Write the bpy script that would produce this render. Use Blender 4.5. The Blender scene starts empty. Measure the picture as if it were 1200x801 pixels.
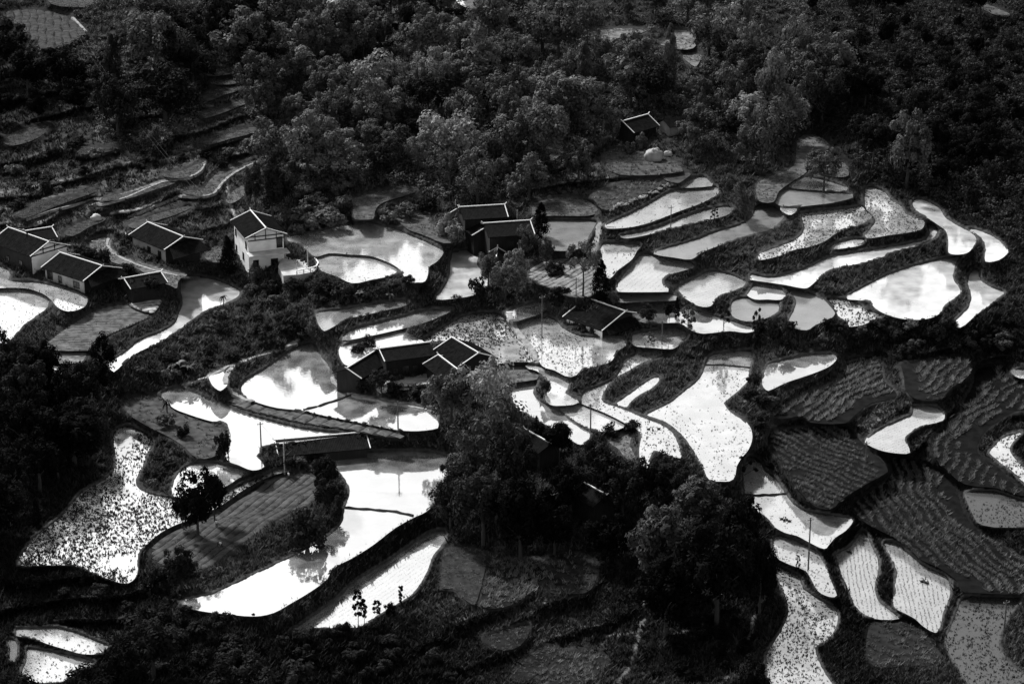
import bpy, math, random
import numpy as np
from mathutils import Vector, Matrix
from mathutils.geometry import tessellate_polygon
random.seed(7); rng = np.random.default_rng(7)
C = bpy.context.scene.collection
scn = bpy.context.scene
# ------------------------------------------------ camera, sky, sun, exposure
PITCH, F, CX, CY, CH = math.radians(21.0), 2833.0, 600.0, 400.5, 188.0
cam = bpy.data.cameras.new('camera'); camo = bpy.data.objects.new('camera', cam); C.objects.link(camo)
cam.sensor_width = 36.0; cam.lens = F / 1200 * 36.0; cam.sensor_fit = 'HORIZONTAL'
cam.clip_start = 1.0; cam.clip_end = 20000.0
camo.location = (0, 0, CH); camo.rotation_euler = (math.radians(90) - PITCH, 0, 0)
scn.camera = camo
SUN_EL, SUN_AZ = math.radians(44), math.radians(-38)     # azimuth from +Y, negative = to the left
w = bpy.data.worlds.new('World'); scn.world = w; w.use_nodes = True
nt = w.node_tree; bg = nt.nodes['Background']
sky = nt.nodes.new('ShaderNodeTexSky'); sky.sky_type = 'NISHITA'; sky.sun_disc = False
sky.sun_elevation = SUN_EL; sky.sun_rotation = SUN_AZ; sky.dust_density = 3.0; sky.altitude = 600
bw = nt.nodes.new('ShaderNodeRGBToBW'); nt.links.new(sky.outputs[0], bw.inputs[0])
nt.links.new(bw.outputs[0], bg.inputs[0]); bg.inputs[1].default_value = 0.125
sun = bpy.data.lights.new('sun', 'SUN'); sun.energy = 4.0; sun.angle = math.radians(6); sun.color = (1, 1, 1)
suno = bpy.data.objects.new('sun', sun); C.objects.link(suno)
sd_ = Vector((math.sin(SUN_AZ) * math.cos(SUN_EL), math.cos(SUN_AZ) * math.cos(SUN_EL), math.sin(SUN_EL)))
suno.rotation_euler = sd_.to_track_quat('Z', 'Y').to_euler(); suno.location = sd_ * 900
scn.view_settings.view_transform = 'Standard'; scn.view_settings.look = 'None'
scn.view_settings.exposure = 0.7; scn.view_settings.gamma = 1.0
scn.cycles.max_bounces = 5; scn.cycles.diffuse_bounces = 2; scn.cycles.glossy_bounces = 3
scn.cycles.transparent_max_bounces = 4; scn.cycles.use_denoising = True

# ------------------------------------------------ helpers: pixels <-> world
fw = np.array([0, math.cos(PITCH), -math.sin(PITCH)]); upv = np.array([0, math.sin(PITCH), math.cos(PITCH)])
def ray(u, v):
    u = np.asarray(u, float); v = np.asarray(v, float)
    return np.stack([(u - CX) / F + 0 * v, fw[1] - upv[1] * (v - CY) / F + 0 * u, fw[2] - upv[2] * (v - CY) / F + 0 * u], -1)
def unproj(u, v, z):
    r = ray(u, v); t = (np.asarray(z, float) - CH) / r[..., 2]
    return np.stack([r[..., 0] * t, r[..., 1] * t, CH + r[..., 2] * t], -1)
def proj(p):
    p = np.asarray(p, float); q = p - np.array([0, 0, CH]); d = q @ fw
    return CX + F * q[..., 0] / d, CY - F * (q @ upv) / d
BY = np.array([-400., 490, 570, 700, 1000, 1400, 9000]); BZ = np.array([-132., 0, 12.5, 28, 66, 78, 50])
def base_row(v):
    ys = np.concatenate([np.linspace(20, 1500, 6000), np.linspace(1505, 9000, 800)])
    ph = np.arctan2(CH - np.interp(ys, BY, BZ), ys)            # decreasing with y
    tgt = PITCH + np.arctan((np.asarray(v, float) - CY) / F)
    y = np.interp(-tgt, -ph, ys); return np.interp(y, BY, BZ)

def hash2(ix, iy, s):
    n = (ix * 374761393 + iy * 668265263 + s * 982451653) & 0x7fffffff
    n = ((n ^ (n >> 13)) * 1274126177) & 0x7fffffff
    return ((n ^ (n >> 16)) & 0xffff) / 65535.0
def vnoise(x, y, s=0):
    ix = np.floor(x).astype(np.int64); iy = np.floor(y).astype(np.int64); fx = x - ix; fy = y - iy
    fx = fx * fx * (3 - 2 * fx); fy = fy * fy * (3 - 2 * fy)
    a = hash2(ix, iy, s); b = hash2(ix + 1, iy, s); c = hash2(ix, iy + 1, s); d = hash2(ix + 1, iy + 1, s)
    return (a * (1 - fx) + b * fx) * (1 - fy) + (c * (1 - fx) + d * fx) * fy
def fbm(x, y, s=0, o=3):
    r = 0; a = 0.5
    for i in range(o):
        r = r + a * (vnoise(x, y, s + i) - 0.5) * 2; x = x * 2.1; y = y * 2.1; a *= 0.5
    return r

# ------------------------------------------------ materials
def newmat(name):
    m = bpy.data.materials.new(name); m.use_nodes = True; n = m.node_tree.nodes; n.clear()
    return m, n, m.node_tree.links
def mat_plain(name, a, rough=0.8, var=0.3, scale=3.0, spec=0.3, bump=0.3, stretch=(1, 1, 1), attr=None):
    m, n, l = newmat(name)
    out = n.new('ShaderNodeOutputMaterial'); p = n.new('ShaderNodeBsdfPrincipled')
    tc = n.new('ShaderNodeTexCoord'); mp = n.new('ShaderNodeMapping'); mp.inputs['Scale'].default_value = stretch
    l.new(tc.outputs['Object'], mp.inputs[0])
    no = n.new('ShaderNodeTexNoise'); no.inputs['Scale'].default_value = scale; no.inputs['Detail'].default_value = 4
    l.new(mp.outputs[0], no.inputs['Vector'])
    mr = n.new('ShaderNodeMapRange'); mr.inputs['From Min'].default_value = .3; mr.inputs['From Max'].default_value = .7
    mr.inputs['To Min'].default_value = a * (1 - var); mr.inputs['To Max'].default_value = a * (1 + var)
    l.new(no.outputs['Fac'], mr.inputs['Value'])
    v = mr.outputs[0]
    if attr:
        at = n.new('ShaderNodeAttribute'); at.attribute_name = attr
        mu = n.new('ShaderNodeMath'); mu.operation = 'MULTIPLY'; l.new(v, mu.inputs[0]); l.new(at.outputs['Fac'], mu.inputs[1]); v = mu.outputs[0]
    l.new(v, p.inputs['Base Color']); p.inputs['Roughness'].default_value = rough; p.inputs['Specular IOR Level'].default_value = spec
    if bump:
        bp = n.new('ShaderNodeBump'); bp.inputs['Strength'].default_value = bump; bp.inputs['Distance'].default_value = .08
        l.new(no.outputs['Fac'], bp.inputs['Height']); l.new(bp.outputs[0], p.inputs['Normal'])
    l.new(p.outputs[0], out.inputs[0]); return m
def mat_leaf(name, a, trans=0.2):
    m, n, l = newmat(name)
    out = n.new('ShaderNodeOutputMaterial'); d = n.new('ShaderNodeBsdfPrincipled'); t = n.new('ShaderNodeBsdfTranslucent')
    at = n.new('ShaderNodeAttribute'); at.attribute_name = 'tone'
    oi = n.new('ShaderNodeObjectInfo')
    mr = n.new('ShaderNodeMapRange'); mr.inputs['To Min'].default_value = a * .7; mr.inputs['To Max'].default_value = a * 1.35
    l.new(oi.outputs['Random'], mr.inputs['Value'])
    mu = n.new('ShaderNodeMath'); mu.operation = 'MULTIPLY'; l.new(mr.outputs[0], mu.inputs[0]); l.new(at.outputs['Fac'], mu.inputs[1])
    l.new(mu.outputs[0], d.inputs['Base Color']); l.new(mu.outputs[0], t.inputs['Color'])
    d.inputs['Roughness'].default_value = .7; d.inputs['Specular IOR Level'].default_value = min(.16, a * 2)
    mx = n.new('ShaderNodeMixShader'); mx.inputs[0].default_value = trans
    l.new(d.outputs[0], mx.inputs[1]); l.new(t.outputs[0], mx.inputs[2]); l.new(mx.outputs[0], out.inputs[0]); return m
def mat_water(name, dif, gl, rough=0.03, bump=0.02, ns=.25):
    m, n, l = newmat(name)
    out = n.new('ShaderNodeOutputMaterial'); d = n.new('ShaderNodeBsdfDiffuse'); g = n.new('ShaderNodeBsdfGlossy')
    tc = n.new('ShaderNodeTexCoord'); no = n.new('ShaderNodeTexNoise'); no.inputs['Scale'].default_value = ns; no.inputs['Detail'].default_value = 6
    l.new(tc.outputs['Object'], no.inputs['Vector'])
    mr = n.new('ShaderNodeMapRange'); mr.inputs['From Min'].default_value = .3; mr.inputs['From Max'].default_value = .7
    mr.inputs['To Min'].default_value = dif * .75; mr.inputs['To Max'].default_value = dif * 1.25
    l.new(no.outputs['Fac'], mr.inputs['Value']); l.new(mr.outputs[0], d.inputs[0])
    mr2 = n.new('ShaderNodeMapRange'); mr2.inputs['From Min'].default_value = .35; mr2.inputs['From Max'].default_value = .65
    mr2.inputs['To Min'].default_value = min(1, gl * 1.08); mr2.inputs['To Max'].default_value = gl * .92
    l.new(no.outputs['Fac'], mr2.inputs['Value'])
    g.inputs['Roughness'].default_value = rough; g.inputs['Color'].default_value = (.95, .95, .95, 1)
    n2 = n.new('ShaderNodeTexNoise'); n2.inputs['Scale'].default_value = 1.5; n2.inputs['Detail'].default_value = 3
    l.new(tc.outputs['Object'], n2.inputs['Vector'])
    bp = n.new('ShaderNodeBump'); bp.inputs['Strength'].default_value = bump; bp.inputs['Distance'].default_value = .3
    l.new(n2.outputs['Fac'], bp.inputs['Height']); l.new(bp.outputs[0], g.inputs['Normal'])
    mx = n.new('ShaderNodeMixShader'); l.new(mr2.outputs[0], mx.inputs[0])
    l.new(d.outputs[0], mx.inputs[1]); l.new(g.outputs[0], mx.inputs[2]); l.new(mx.outputs[0], out.inputs[0]); return m
M = {}
M['ground'] = mat_plain('ground', 1.0, 1.0, .45, .9, .03, .6, attr='alb')
M['soil'] = mat_plain('soil', 1.0, 1.0, .5, .6, .03, .6, attr='alb')
M['W'] = mat_water('clear_water', .48, .80)
M['S'] = mat_water('paddy_water', .50, .66, .06, .03)
M['L'] = mat_water('milky_water', .34, .52, .12, .04)
M['G'] = mat_water('weedy_water', .16, .30, .2, .05)
M['K'] = mat_water('dark_grey_water', .045, .13, .2, .05)  # dark base tone, weak mirroring
M['V'] = mat_water('sky_white_water', .66, .58, .05, .03)  # pale base colour stands in for sky reflection these pools miss
M['path'] = mat_plain('trodden_earth', .24, .95, .35, 1.2, .05)
M['G2'] = mat_water('silty_shaded_water', .27, .50, .15, .05)  # silt grey; on lower right pools it also holds the corner's shade
M['H'] = mat_water('silty_water', .20, .48, .12, .05)
M['mudbank'] = mat_plain('mud_bank', .03, .9, .4, 1.5, .1)
M['grass'] = mat_leaf('grass_blades', .042, .25)
M['seed'] = mat_leaf('seedling_blades', .03, .2)
M['crop'] = mat_leaf('crop_leaves', .10, .25)
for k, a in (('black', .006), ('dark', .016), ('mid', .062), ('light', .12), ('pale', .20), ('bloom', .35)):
    M['leaf_' + k] = mat_leaf('foliage_' + k, a)  # black and dark also put shade into the outer and bottom trees
M['bark'] = mat_plain('bark', .05, .9, .4, 2, .1)
M['wood'] = mat_plain('dark_timber', .014, .8, .4, 2, .2, .3, (1, 1, .2))
M['polewood'] = mat_plain('pole_wood', .09, .8, .3, 2, .2)
M['tile'] = mat_plain('black_roof_tile', .007, .9, .5, 1.2, .03, .5)
M['lime'] = mat_plain('white_lime', .7, .7, .06, 2, .2)
M['wall'] = mat_plain('whitewashed_wall', .72, .85, .15, .5, .1, .2)
M['mud'] = mat_plain('weathered_plaster', .26, .9, .3, .5, .1, .2)
M['concrete'] = mat_plain('pale_concrete', .42, .85, .25, .6, .1, .3)
M['stone'] = mat_plain('limestone', .30, .9, .3, .6, .1, .7)
M['glass'] = mat_plain('dark_window', .01, .2, .2, 1, .5, 0)
M['skin'] = mat_plain('skin', .25, .6, .1, 4, .3, 0)
M['cloth_white'] = mat_plain('white_cloth', .8, .8, .1, 4, .1, 0)
M['cloth_dark'] = mat_plain('dark_cloth', .04, .8, .2, 4, .1, 0)
M['hair'] = mat_plain('hair', .01, .6, .1, 4, .2, 0)
M['feather'] = mat_plain('duck_feathers', .02, .7, .3, 6, .2, 0)
M['wire'] = mat_plain('wire', .05, .5, .1, 1, .4, 0)

# ------------------------------------------------ mesh helpers
def mesh_np(name, verts, faces, mat, attr=None, an='tone', smooth=False):
    """faces: (n,k) int array; attr: one float per vertex"""
    me = bpy.data.meshes.new(name); verts = np.asarray(verts, np.float32); faces = np.asarray(faces, np.int32)
    nf, k = faces.shape
    me.vertices.add(len(verts)); me.vertices.foreach_set('co', verts.ravel())
    me.loops.add(nf * k); me.loops.foreach_set('vertex_index', faces.ravel())
    me.polygons.add(nf); me.polygons.foreach_set('loop_start', np.arange(0, nf * k, k, dtype=np.int32))
    if smooth: me.polygons.foreach_set('use_smooth', np.ones(nf, bool))
    if attr is not None:
        at = me.attributes.new(an, 'FLOAT', 'POINT'); at.data.foreach_set('value', np.asarray(attr, np.float32))
    me.update(calc_edges=True); me.materials.append(mat); return me
class MB:
    def __init__(s): s.v = []; s.f = []
    def add(s, vs, fs):
        b = len(s.v); s.v += [tuple(map(float, q)) for q in vs]; s.f += [tuple(i + b for i in f) for f in fs]; return s
    def box(s, c, sx, sy, sz, rz=0, R=None):
        cs, sn = math.cos(rz), math.sin(rz); vs = []
        for dz in (-.5, .5):
            for dx, dy in ((-.5, -.5), (.5, -.5), (.5, .5), (-.5, .5)):
                x, y = dx * sx, dy * sy; vs.append((c[0] + x * cs - y * sn, c[1] + x * sn + y * cs, c[2] + dz * sz))
        return s.add(vs, [(3, 2, 1, 0), (4, 5, 6, 7), (0, 1, 5, 4), (1, 2, 6, 5), (2, 3, 7, 6), (3, 0, 4, 7)])
    def beam(s, a, b, wd, ht, up=(0, 0, 1)):
        a = np.array(a, float); b = np.array(b, float); d = b - a; L = np.linalg.norm(d); d /= L
        sdv = np.cross(d, np.array(up, float)); sdv /= (np.linalg.norm(sdv) + 1e-9); uu = np.cross(sdv, d)
        vs = [p + sdv * i * wd / 2 + uu * j * ht / 2 for p in (a, b) for i, j in ((-1, -1), (1, -1), (1, 1), (-1, 1))]
        return s.add(vs, [(3, 2, 1, 0), (4, 5, 6, 7), (0, 1, 5, 4), (1, 2, 6, 5), (2, 3, 7, 6), (3, 0, 4, 7)])
    def tube(s, pts, rs, n=8):
        pts = [np.array(p, float) for p in pts]; vs = []; fs = []
        for i, p in enumerate(pts):
            d = pts[min(i + 1, len(pts) - 1)] - pts[max(i - 1, 0)]; d /= np.linalg.norm(d) + 1e-9
            a = np.cross(d, (1, 0, 0) if abs(d[0]) < .8 else (0, 1, 0)); a /= np.linalg.norm(a); b = np.cross(d, a)
            for k in range(n):
                t = 2 * math.pi * k / n; vs.append(p + rs[i] * (a * math.cos(t) + b * math.sin(t)))
        for i in range(len(pts) - 1):
            for k in range(n):
                fs.append((i * n + k, i * n + (k + 1) % n, (i + 1) * n + (k + 1) % n, (i + 1) * n + k))
        fs.append(tuple(range(n - 1, -1, -1))); fs.append(tuple((len(pts) - 1) * n + k for k in range(n)))
        return s.add(vs, fs)
    def ball(s, c, r, sc=(1, 1, 1), n=8, m=6):
        vs = [(c[0], c[1], c[2] + r * sc[2])]; fs = []
        for i in range(1, m):
            a = math.pi * i / m
            for k in range(n):
                t = 2 * math.pi * k / n; vs.append((c[0] + r * sc[0] * math.sin(a) * math.cos(t), c[1] + r * sc[1] * math.sin(a) * math.sin(t), c[2] + r * sc[2] * math.cos(a)))
        vs.append((c[0], c[1], c[2] - r * sc[2]))
        for k in range(n): fs.append((0, 1 + k, 1 + (k + 1) % n))
        for i in range(m - 2):
            for k in range(n): fs.append((1 + i * n + k, 1 + (i + 1) * n + k, 1 + (i + 1) * n + (k + 1) % n, 1 + i * n + (k + 1) % n))
        e = len(vs) - 1
        for k in range(n): fs.append((e, 1 + (m - 2) * n + (k + 1) % n, 1 + (m - 2) * n + k))
        return s.add(vs, fs)
    def build(s, name, mat, parent=None, smooth=False, off=None):
        me = bpy.data.meshes.new(name)
        vs = s.v if off is None else [(x - off[0], y - off[1], z - off[2]) for x, y, z in s.v]
        me.from_pydata(vs, [], s.f); me.update(); me.materials.append(mat)
        if smooth:
            for p in me.polygons: p.use_smooth = True
        return link(name, me, parent)
def link(name, me, parent=None, loc=None):
    o = bpy.data.objects.new(name, me); C.objects.link(o)
    if parent is not None: o.parent = parent
    if loc is not None: o.location = loc
    return o
def tag(o, label, cat, group=None):
    o['label'] = label; o['category'] = cat
    if group: o['group'] = group
    return o
def empty(name, loc, label, cat, group=None, rz=0):
    o = bpy.data.objects.new(name, None); C.objects.link(o); o.location = loc; o.rotation_euler = (0, 0, rz)
    o.empty_display_size = 1; return tag(o, label, cat, group)
def kind(o, k): o['kind'] = k; return o
# ------------------------------------------------ traced terraces (type, outline, options)
# W clear water, S water with seedlings, L milky water in rows, G weedy, H silty, D dry field, P ploughed field
POLY = [
('S','0,339 10,338 25,338.5 42,341 53,346 58,353 55,360 45,368 30,378 15,393 5,402 -30,425 -50,430 -50,339',dict(d=.8,s=.22)),
('S','-50,308 2,312 12,320 9,328 22,330 45,331 70,337 90,344 101,351 98,358 80,363 68,358 61,350 50,342 30,336 0,335.5 -50,335',dict(d=1.2,s=.25)),
('P','118,362 150,358 172,366 175,371 150,382 125,393 112,400 104,410 50,408 60,398 85,380',dict(t=.10,r=(60,398,104,400),sp=.9)),
('P','51,411.5 102,413.5 97,424 60,423',dict(t=.16,r=(60,415,100,416),sp=.9)),
('W','60,426 80,426 76,434 68,437',{}),
('P','152,357 165,352 190,352 186,358 178,366',dict(t=.3,r=(152,357,185,353),sp=1.6)),
('W','221,323 246,326 262,331 282,341 278,348 260,356 240,364 222,376 205,388 185,400 165,409 152,417 133,434 128,425 150,410 165,398 190,388 206,377 210,366 214,355 211,340 212,328',dict(m='V')),
('D','103,284 120,278 130,279 126,289 140,299 165,308 195,318 219,322 209,327 207,337 198,333 178,326 163,315 140,309 122,302 110,292',dict(t=.17)),
('D','215,225 238,221 248,208 262,198 285,192 300,187 300,191 285,197 268,207 258,218 250,227 232,229',dict(t=.16)),
('D','190,205 215,200 232,192 240,190 236,200 225,206 205,208',dict(t=.14)),
('D','125,232 150,226 185,215 215,209 205,214 180,222 150,232 120,235',dict(t=.12)),
('D','20,252 48,240 75,230 100,224 118,222 90,232 60,243 30,255',dict(t=.06)),
('D','265,235 272,225 283,217 288,221 284,230 270,238',dict(t=.2)),
('D','75,273 90,262 110,255 130,250 122,258 105,265 85,276',dict(t=.10)),
('D','150,264 175,253 200,246 228,240 208,250 180,259 160,267',dict(t=.12)),
('P','8,14 45,12 75,17 85,24 100,37 85,49 70,55 50,57 42,48 25,32',dict(t=.04,r=(52,14,54,50),sp=2.2)),
('D','55,-6 60,4 90,8 105,6 120,-6',dict(t=.13)),
('D','5,167 20,153 58,147 55,153 40,163 15,170',dict(t=.09)),
('D','95,175 110,172 140,170 135,175 110,180 95,180',dict(t=.06)),
('D','243,86 260,80 285,80 290,84 265,87 245,89',dict(t=.12)),
('D','246,97 270,91 288,91 285,95 262,99',dict(t=.12)),
('D','238,113 262,103 286,98 290,102 265,110 242,118',dict(t=.10)),
('D','238,134 262,126 292,113 300,116 275,126 255,134 240,138',dict(t=.13)),
('D','238,166 262,158 300,148 298,154 270,162 245,169',dict(t=.13)),
('S','372,303 384,298.5 405,300 420,299.5 436,301.5 452,306 464,313 466,318 455,322 435,326 413,330 395,322 378,316 374,310',dict(d=.7,s=.2)),
('S','337,277 375,271 393,265 410,260 425,259 440,261 460,267 478,274 497,282 513,290 518,296 511,305 501,312 500,320 497,328 490,329 477,328 473,318 463,309.5 449,303 433,298 411,296.5 385,295 370,299 362,293 350,284 339,281',dict(d=.25,s=.18)),
('D','412,234 440,226 470,220 488,223 470,230 450,236 440,244 437,256 416,256 414,244',dict(t=.12)),
('D','465,255 495,246 507,243 504,252 501,258 515,270 537,281 520,284 495,274 478,268',dict(t=.12)),
('W','529,296 560,291 561,300 559,310 570,322 571,332 560,342 540,347 512,349 520,337 527,320',dict(m='V')),
('H','372,366 395,363 420,359 450,354 475,351 478,354 470,358 450,362 425,368 405,372 392,380 380,386 374,378',{}),
('W','402,397 410,387 440,379 475,370 497,364 529,362 520,367 495,377 460,386 425,393.5',{}),
('W','400,407 415,401 432,397 452,390.5 476,386 475,391 482,398 497,401 480,404 455,409 440,413 425,421 408,427 400,418',{}),
('S','492,400 510,390 525,380 545,370 575,366 590,371 597,383 603,392 615,402 624,414 627,422 600,422 575,424 565,414 540,404 520,399 505,401',dict(d=3.2,s=.38)),
('W','593,366 612,358 638,351 641,356 632,366 616,371 600,375',{}),
('S','603,384 615,376 637,371 650,374 660,384 675,392 700,395 730,397 732,404 721,411 716,421 700,427 683,431 669,440 650,432 636,427 630,412 620,400 609,392',dict(d=2.2,s=.26)),
('S','742,392 760,388 780,384 800,385 806,393 798,400 788,407 770,406 746,404 741,399',dict(d=.4,s=.3)),
('S','745,408 765,409 787,411 770,418 748,427 735,435 722,442 712,452 706,463 706,470 722,476 740,482.5 760,491 780,500 790,510 795,522 797,535 780,530 765,528 757,547 752,540 751,525 753,508 745,500 735,495 722,488 705,480 682,471 683,460 700,453 718,444 729,430 731,421 744,415',dict(d=1.2,s=.3)),
('S','723,473 740,460 760,446 772,441 772,446 765,454 750,462 737,472 734,476',dict(d=.8,s=.2)),
('S','826,429 830,420 836,415 850,413 868,411 881,411 880,425 878,434 877,445 868,455 855,465 848,472 853,480 867,490 877,500 880,512 876,525 868,535 862,545 858,560 845,562 832,560 826,548 818,535 808,520 798,508 790,501 778,493 757,486 770,479 785,472 800,460 815,448 822,440',dict(d=.9,s=.26)),
('S','877,534 888,538 898,552 910,562 920,576 930,590 945,598 965,602 990,606 998,610 990,620 978,628 970,637 966,641 950,634 935,626 920,622 908,615 898,605 885,597 874,583 872,572 871,560 873,545',dict(d=.8,s=.2)),
('S','907,632 911,626.5 927,631 945,639 957,646 965,660 972,680 979,697 972,697 960,691 952,677 945,667 925,659 910,650',dict(d=1.4,s=.26,m='L')),
('S','906,661 920,666 937,676 942,689 957,699 975,710 982,720 977,740 965,751 956,758 959,772 967,788 985,820 930,830 895,820 900,790 898,768 905,755 916,738 924,715 917,690 910,674',dict(d=2.8,s=.34,m='L')),
('L','1010,621 1015,625 1022,640 1029,655 1029,672 1025,684 1029,703 1040,712 1053,723 1020,722 1003,710 995,692 986,672 982,660 979,649 995,641 1003,632',dict(r=(1005,645,1018,715),sp=.8,m='G2',s=.22)),
('L','1036,635 1050,636 1063,646 1080,660 1098,669 1111,677 1114,690 1111,705 1105,718 1101,736 1096,739 1083,732 1073,723 1060,716 1049,709 1050,692 1051,672 1048,660 1043,649',dict(r=(1070,665,1084,730),sp=.8,m='G2',s=.22)),
('D','1022,727 1045,726 1073,728 1085,740 1092,755 1102,772 1095,778 1060,779 1025,780 1015,760',dict(t=.07,crop=1.5)),
('S','1130,699 1160,699 1196,700 1188,713 1178,728 1172,742 1171,756 1179,773 1200,789 1250,806 1200,835 1150,815 1118,772 1110,752 1116,730 1123,712',dict(d=2.0,s=.34,m='K')),
('D','935,162 955,157 973,170 962,181 951,186 946,200 930,211 912,224 906,236 890,235 888,215 910,205 930,195 933,180',dict(t=.15)),
('D','955,197 975,190 990,192 994,205 985,207 965,204',dict(t=.12)),
('W','929,207 960,209 980,215 992,220 990,222.5 970,222 927,218.5',{}),
('G','914,223 927,221.5 970,225.5 992,226.5 999,230 975,236 950,239 935,240.5 917,240 909,236',{}),
('W','915,243.5 933,244 927,250 920,248',{}),
('S','940,250 962,246 987,245 1008,242 1013,248 1021,255 1012,261 995,265 980,271 966,281 950,287 930,291 913,298 890,303 893,297 915,288 935,279 943,268 940,257',dict(d=2.4,s=.3)),
('S','1014,220 1022,219 1037,225 1044,234 1056,241 1061,250 1075,256 1082,261 1079,267 1062,271 1040,274 1017,277.5 1015,275 1022,265 1026,258 1020,250 1015,245 1013,235',dict(d=2.0,s=.3)),
('S','972,290 985,283 1000,280 1014,280 1010,285 990,289',dict(d=.5,s=.2)),
('W','1086,262 1097,266 1100,271 1092,280 1075,286 1040,295 1035,299 1007,307 982,312 962,322 947,335 941,336 920,332 880,326 880,321 900,325 920,322 950,312 970,302 1000,296 1040,290 1070,284 1085,280 1089,272',dict(m='V')),
('W','1069,236 1076,233 1090,237 1102,245 1107,254 1122,264 1137,272 1144,280 1138,290 1132,295 1120,296.5 1113,295 1113,282 1110,270 1100,262 1088,254 1072,245',dict(m='V')),
('W','1120,300 1112,301 1075,310 1040,322 1012,336 995,346 994,349 1008,350 1020,352 1027,360 1040,367 1060,372 1085,372 1100,366 1107,357 1124,344 1125,339 1117,327 1117,320 1121,307 1127,300',dict(m='V')),
('W','1136,268 1150,271 1165,278 1176,287 1180,295 1170,303 1156,305 1156,292 1152,280 1145,274',dict(m='V')),
('W','1142,315 1147,317 1149,328 1162,336 1178,343 1165,352 1150,362 1140,370 1125,382 1118,378 1128,368 1136,358 1138,345 1134,332 1136,322',dict(m='V')),
('S','969,349.5 987,350.5 1005,355.5 1013,362 1035,370 1022,374 1010,379 995,381 994,376 982,370 977,360',dict(d=2,s=.4)),
('G','924,340.5 942,341 957,347 967,355 977,367 972,372 955,379 945,385 927,380 926,372 932,360 932,350',{}),
('L','792,337 812,327 832,317 850,320 865,325 875,330 870,336 850,342 837,350 832,357 820,357 810,352 800,345',dict(r=(800,340,860,322),sp=1.1)),
('W','885,333 900,331.5 915,338 919,346 914,349.5 900,349 885,349 877,345 880,339',{}),
('G','860,352 875,348.5 900,352 913,353 912,364 900,370 882,375 862,371 857,362',{}),
('W','727,356.5 760,355 790,354.5 807,361 825,366 850,374 862,377 885,385 875,388 855,386 825,389 812,386 797,377 770,377 750,375 742,367 727,362',{}),
('G','726,344.5 755,343.5 788,344.5 792,350 760,351.5 726,352.5',{}),
('L','755,297 775,300 800,304 812,309 812,312 795,317 780,322 775,330 779,337 783,340 750,340.5 725,340 724,332 732,320 742,308 748,301',dict(r=(735,330,770,303),sp=1.3)),
('S','707,286 725,284.5 750,287 745,293 740,302 730,310 722,316 714,325 706,315 703,308 704,295',dict(d=.7,s=.25,m='L')),
('L','798,218.5 807,211 815,207.5 825,207 832,213 834,216.5',dict(r=(800,216,825,209),sp=1.5)),
('S','710,264 730,254 755,242 780,227 796,221.5 812,220.5 838,218.5 842,222 840,227 820,237 795,246 775,254 755,261 735,265 712,266',dict(d=.5,s=.22,m='G2')),
('H','727,276 750,271.5 775,264.5 800,255 825,246.5 850,241.5 860,244 850,251 825,257 812,260 785,266 760,273 735,277.5',{}),
('G','767,296 780,291 812,282 837,272 862,265 880,256 887,241 900,240 912,245 919,254 912,262 900,270 875,275 845,285 820,295 810,302 790,300',{}),
('G','637,260 655,258 700,258.5 697,265 687,282 685,287 665,292 641,290 637,283 632,277',{}),
('D','625,238 650,232 690,235 702,247 690,252 650,252 625,252',dict(t=.13)),
('D','694,229 712,221 740,214 762,211.5 776,214 760,225 730,239 720,243 707,245 699,237',dict(t=.06,crop=1.2)),
('D','778,209 800,202 809,204 800,211 794,214',dict(t=.08)),
('P','620,318 645,305 670,302 695,306 700,320 705,335 695,345 680,348 660,345 640,335 625,330',dict(t=.16,r=(650,330,690,308),sp=1.4)),
('D','592,430 600,428.5 617,429 630,436 629,443.5 610,446.5 594,448.5',dict(t=.17)),
('W','593,452 615,449 629,447 625,460 632,469 650,477 665,490 682,501 692,507 687,516 680,519 672,515 650,502 625,487 607,477 600,465',{}),
('S','617,429 632,427.5 645,432.5 666,442.5 667,450 662,460 677,470.5 652,473.5 642,470 641,462 646,454 640,442 630,433',dict(d=.6,s=.2)),
('S','655,476.5 677,473 700,481 720,490 731,496 730,499 712,504 692,500.5 675,491.5 660,481',dict(d=.6,s=.2)),
('D','712,508 735,503.5 741,508 738,520 745,535 735,537 725,525 715,518',dict(t=.2)),
('W','363,401 369,404 377,417 386,428 388,441 397,451 414,462 440,467 470,472 500,478 510,482 512,490 512,500 490,503 467,502 440,497 410,491 380,485 354,479 325,476 300,469 288,463 282,455 285,447 300,438 313,430 326,421 345,408',{}),
('D','440,452 470,450 505,442 506,450 470,457 446,460',dict(t=.10)),
('P','268,466 295,473 330,480 365,487 400,494 430,500 462,505 470,512 440,509 405,502 375,498 350,494 320,487 295,481 272,473',dict(t=.075,r=(330,485,340,480),sp=3)),
('W','189,460 207,453 222,457 241,466 262,476 292,486 325,495 350,501 375,505 400,508 370,513 345,516 320,519 305,523 303,530 300,534 308,546 296,549 280,543 267,537 268,525 271,515 268,500 262,493 250,492 235,488 220,483 205,477 195,468',{}),
('S','205,580 203,568 211,552 223,544 245,541 268,545 290,552 278,559 262,569 240,577 220,581',dict(d=.6,s=.35)),
('W','246,440 256,434 262,436 266,448 258,456 250,450',{}),
('D','145,468 170,463 187,465 200,475 215,484 235,491 250,497 262,505 265,518 255,532 232,536 215,522 200,512 180,502 165,494 150,483',dict(t=.09,crop=.5)),
('S','133,507 147,499 160,502 176,511 179,520 172,532 167,547 160,559 160,569 170,576 190,581.5 212,584.5 235,584.5 262,577.5 285,566 305,558 325,550 338,547.5 338,550.5 322,554 303,562 280,575 262,588 245,597 225,606 205,613 188,622 172,635 161,650 159,672 150,681 135,679 112,670 88,661 55,660 22,660 40,630 72,604 95,577 125,560 136,545',dict(d=3.6,s=.42)),
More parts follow.
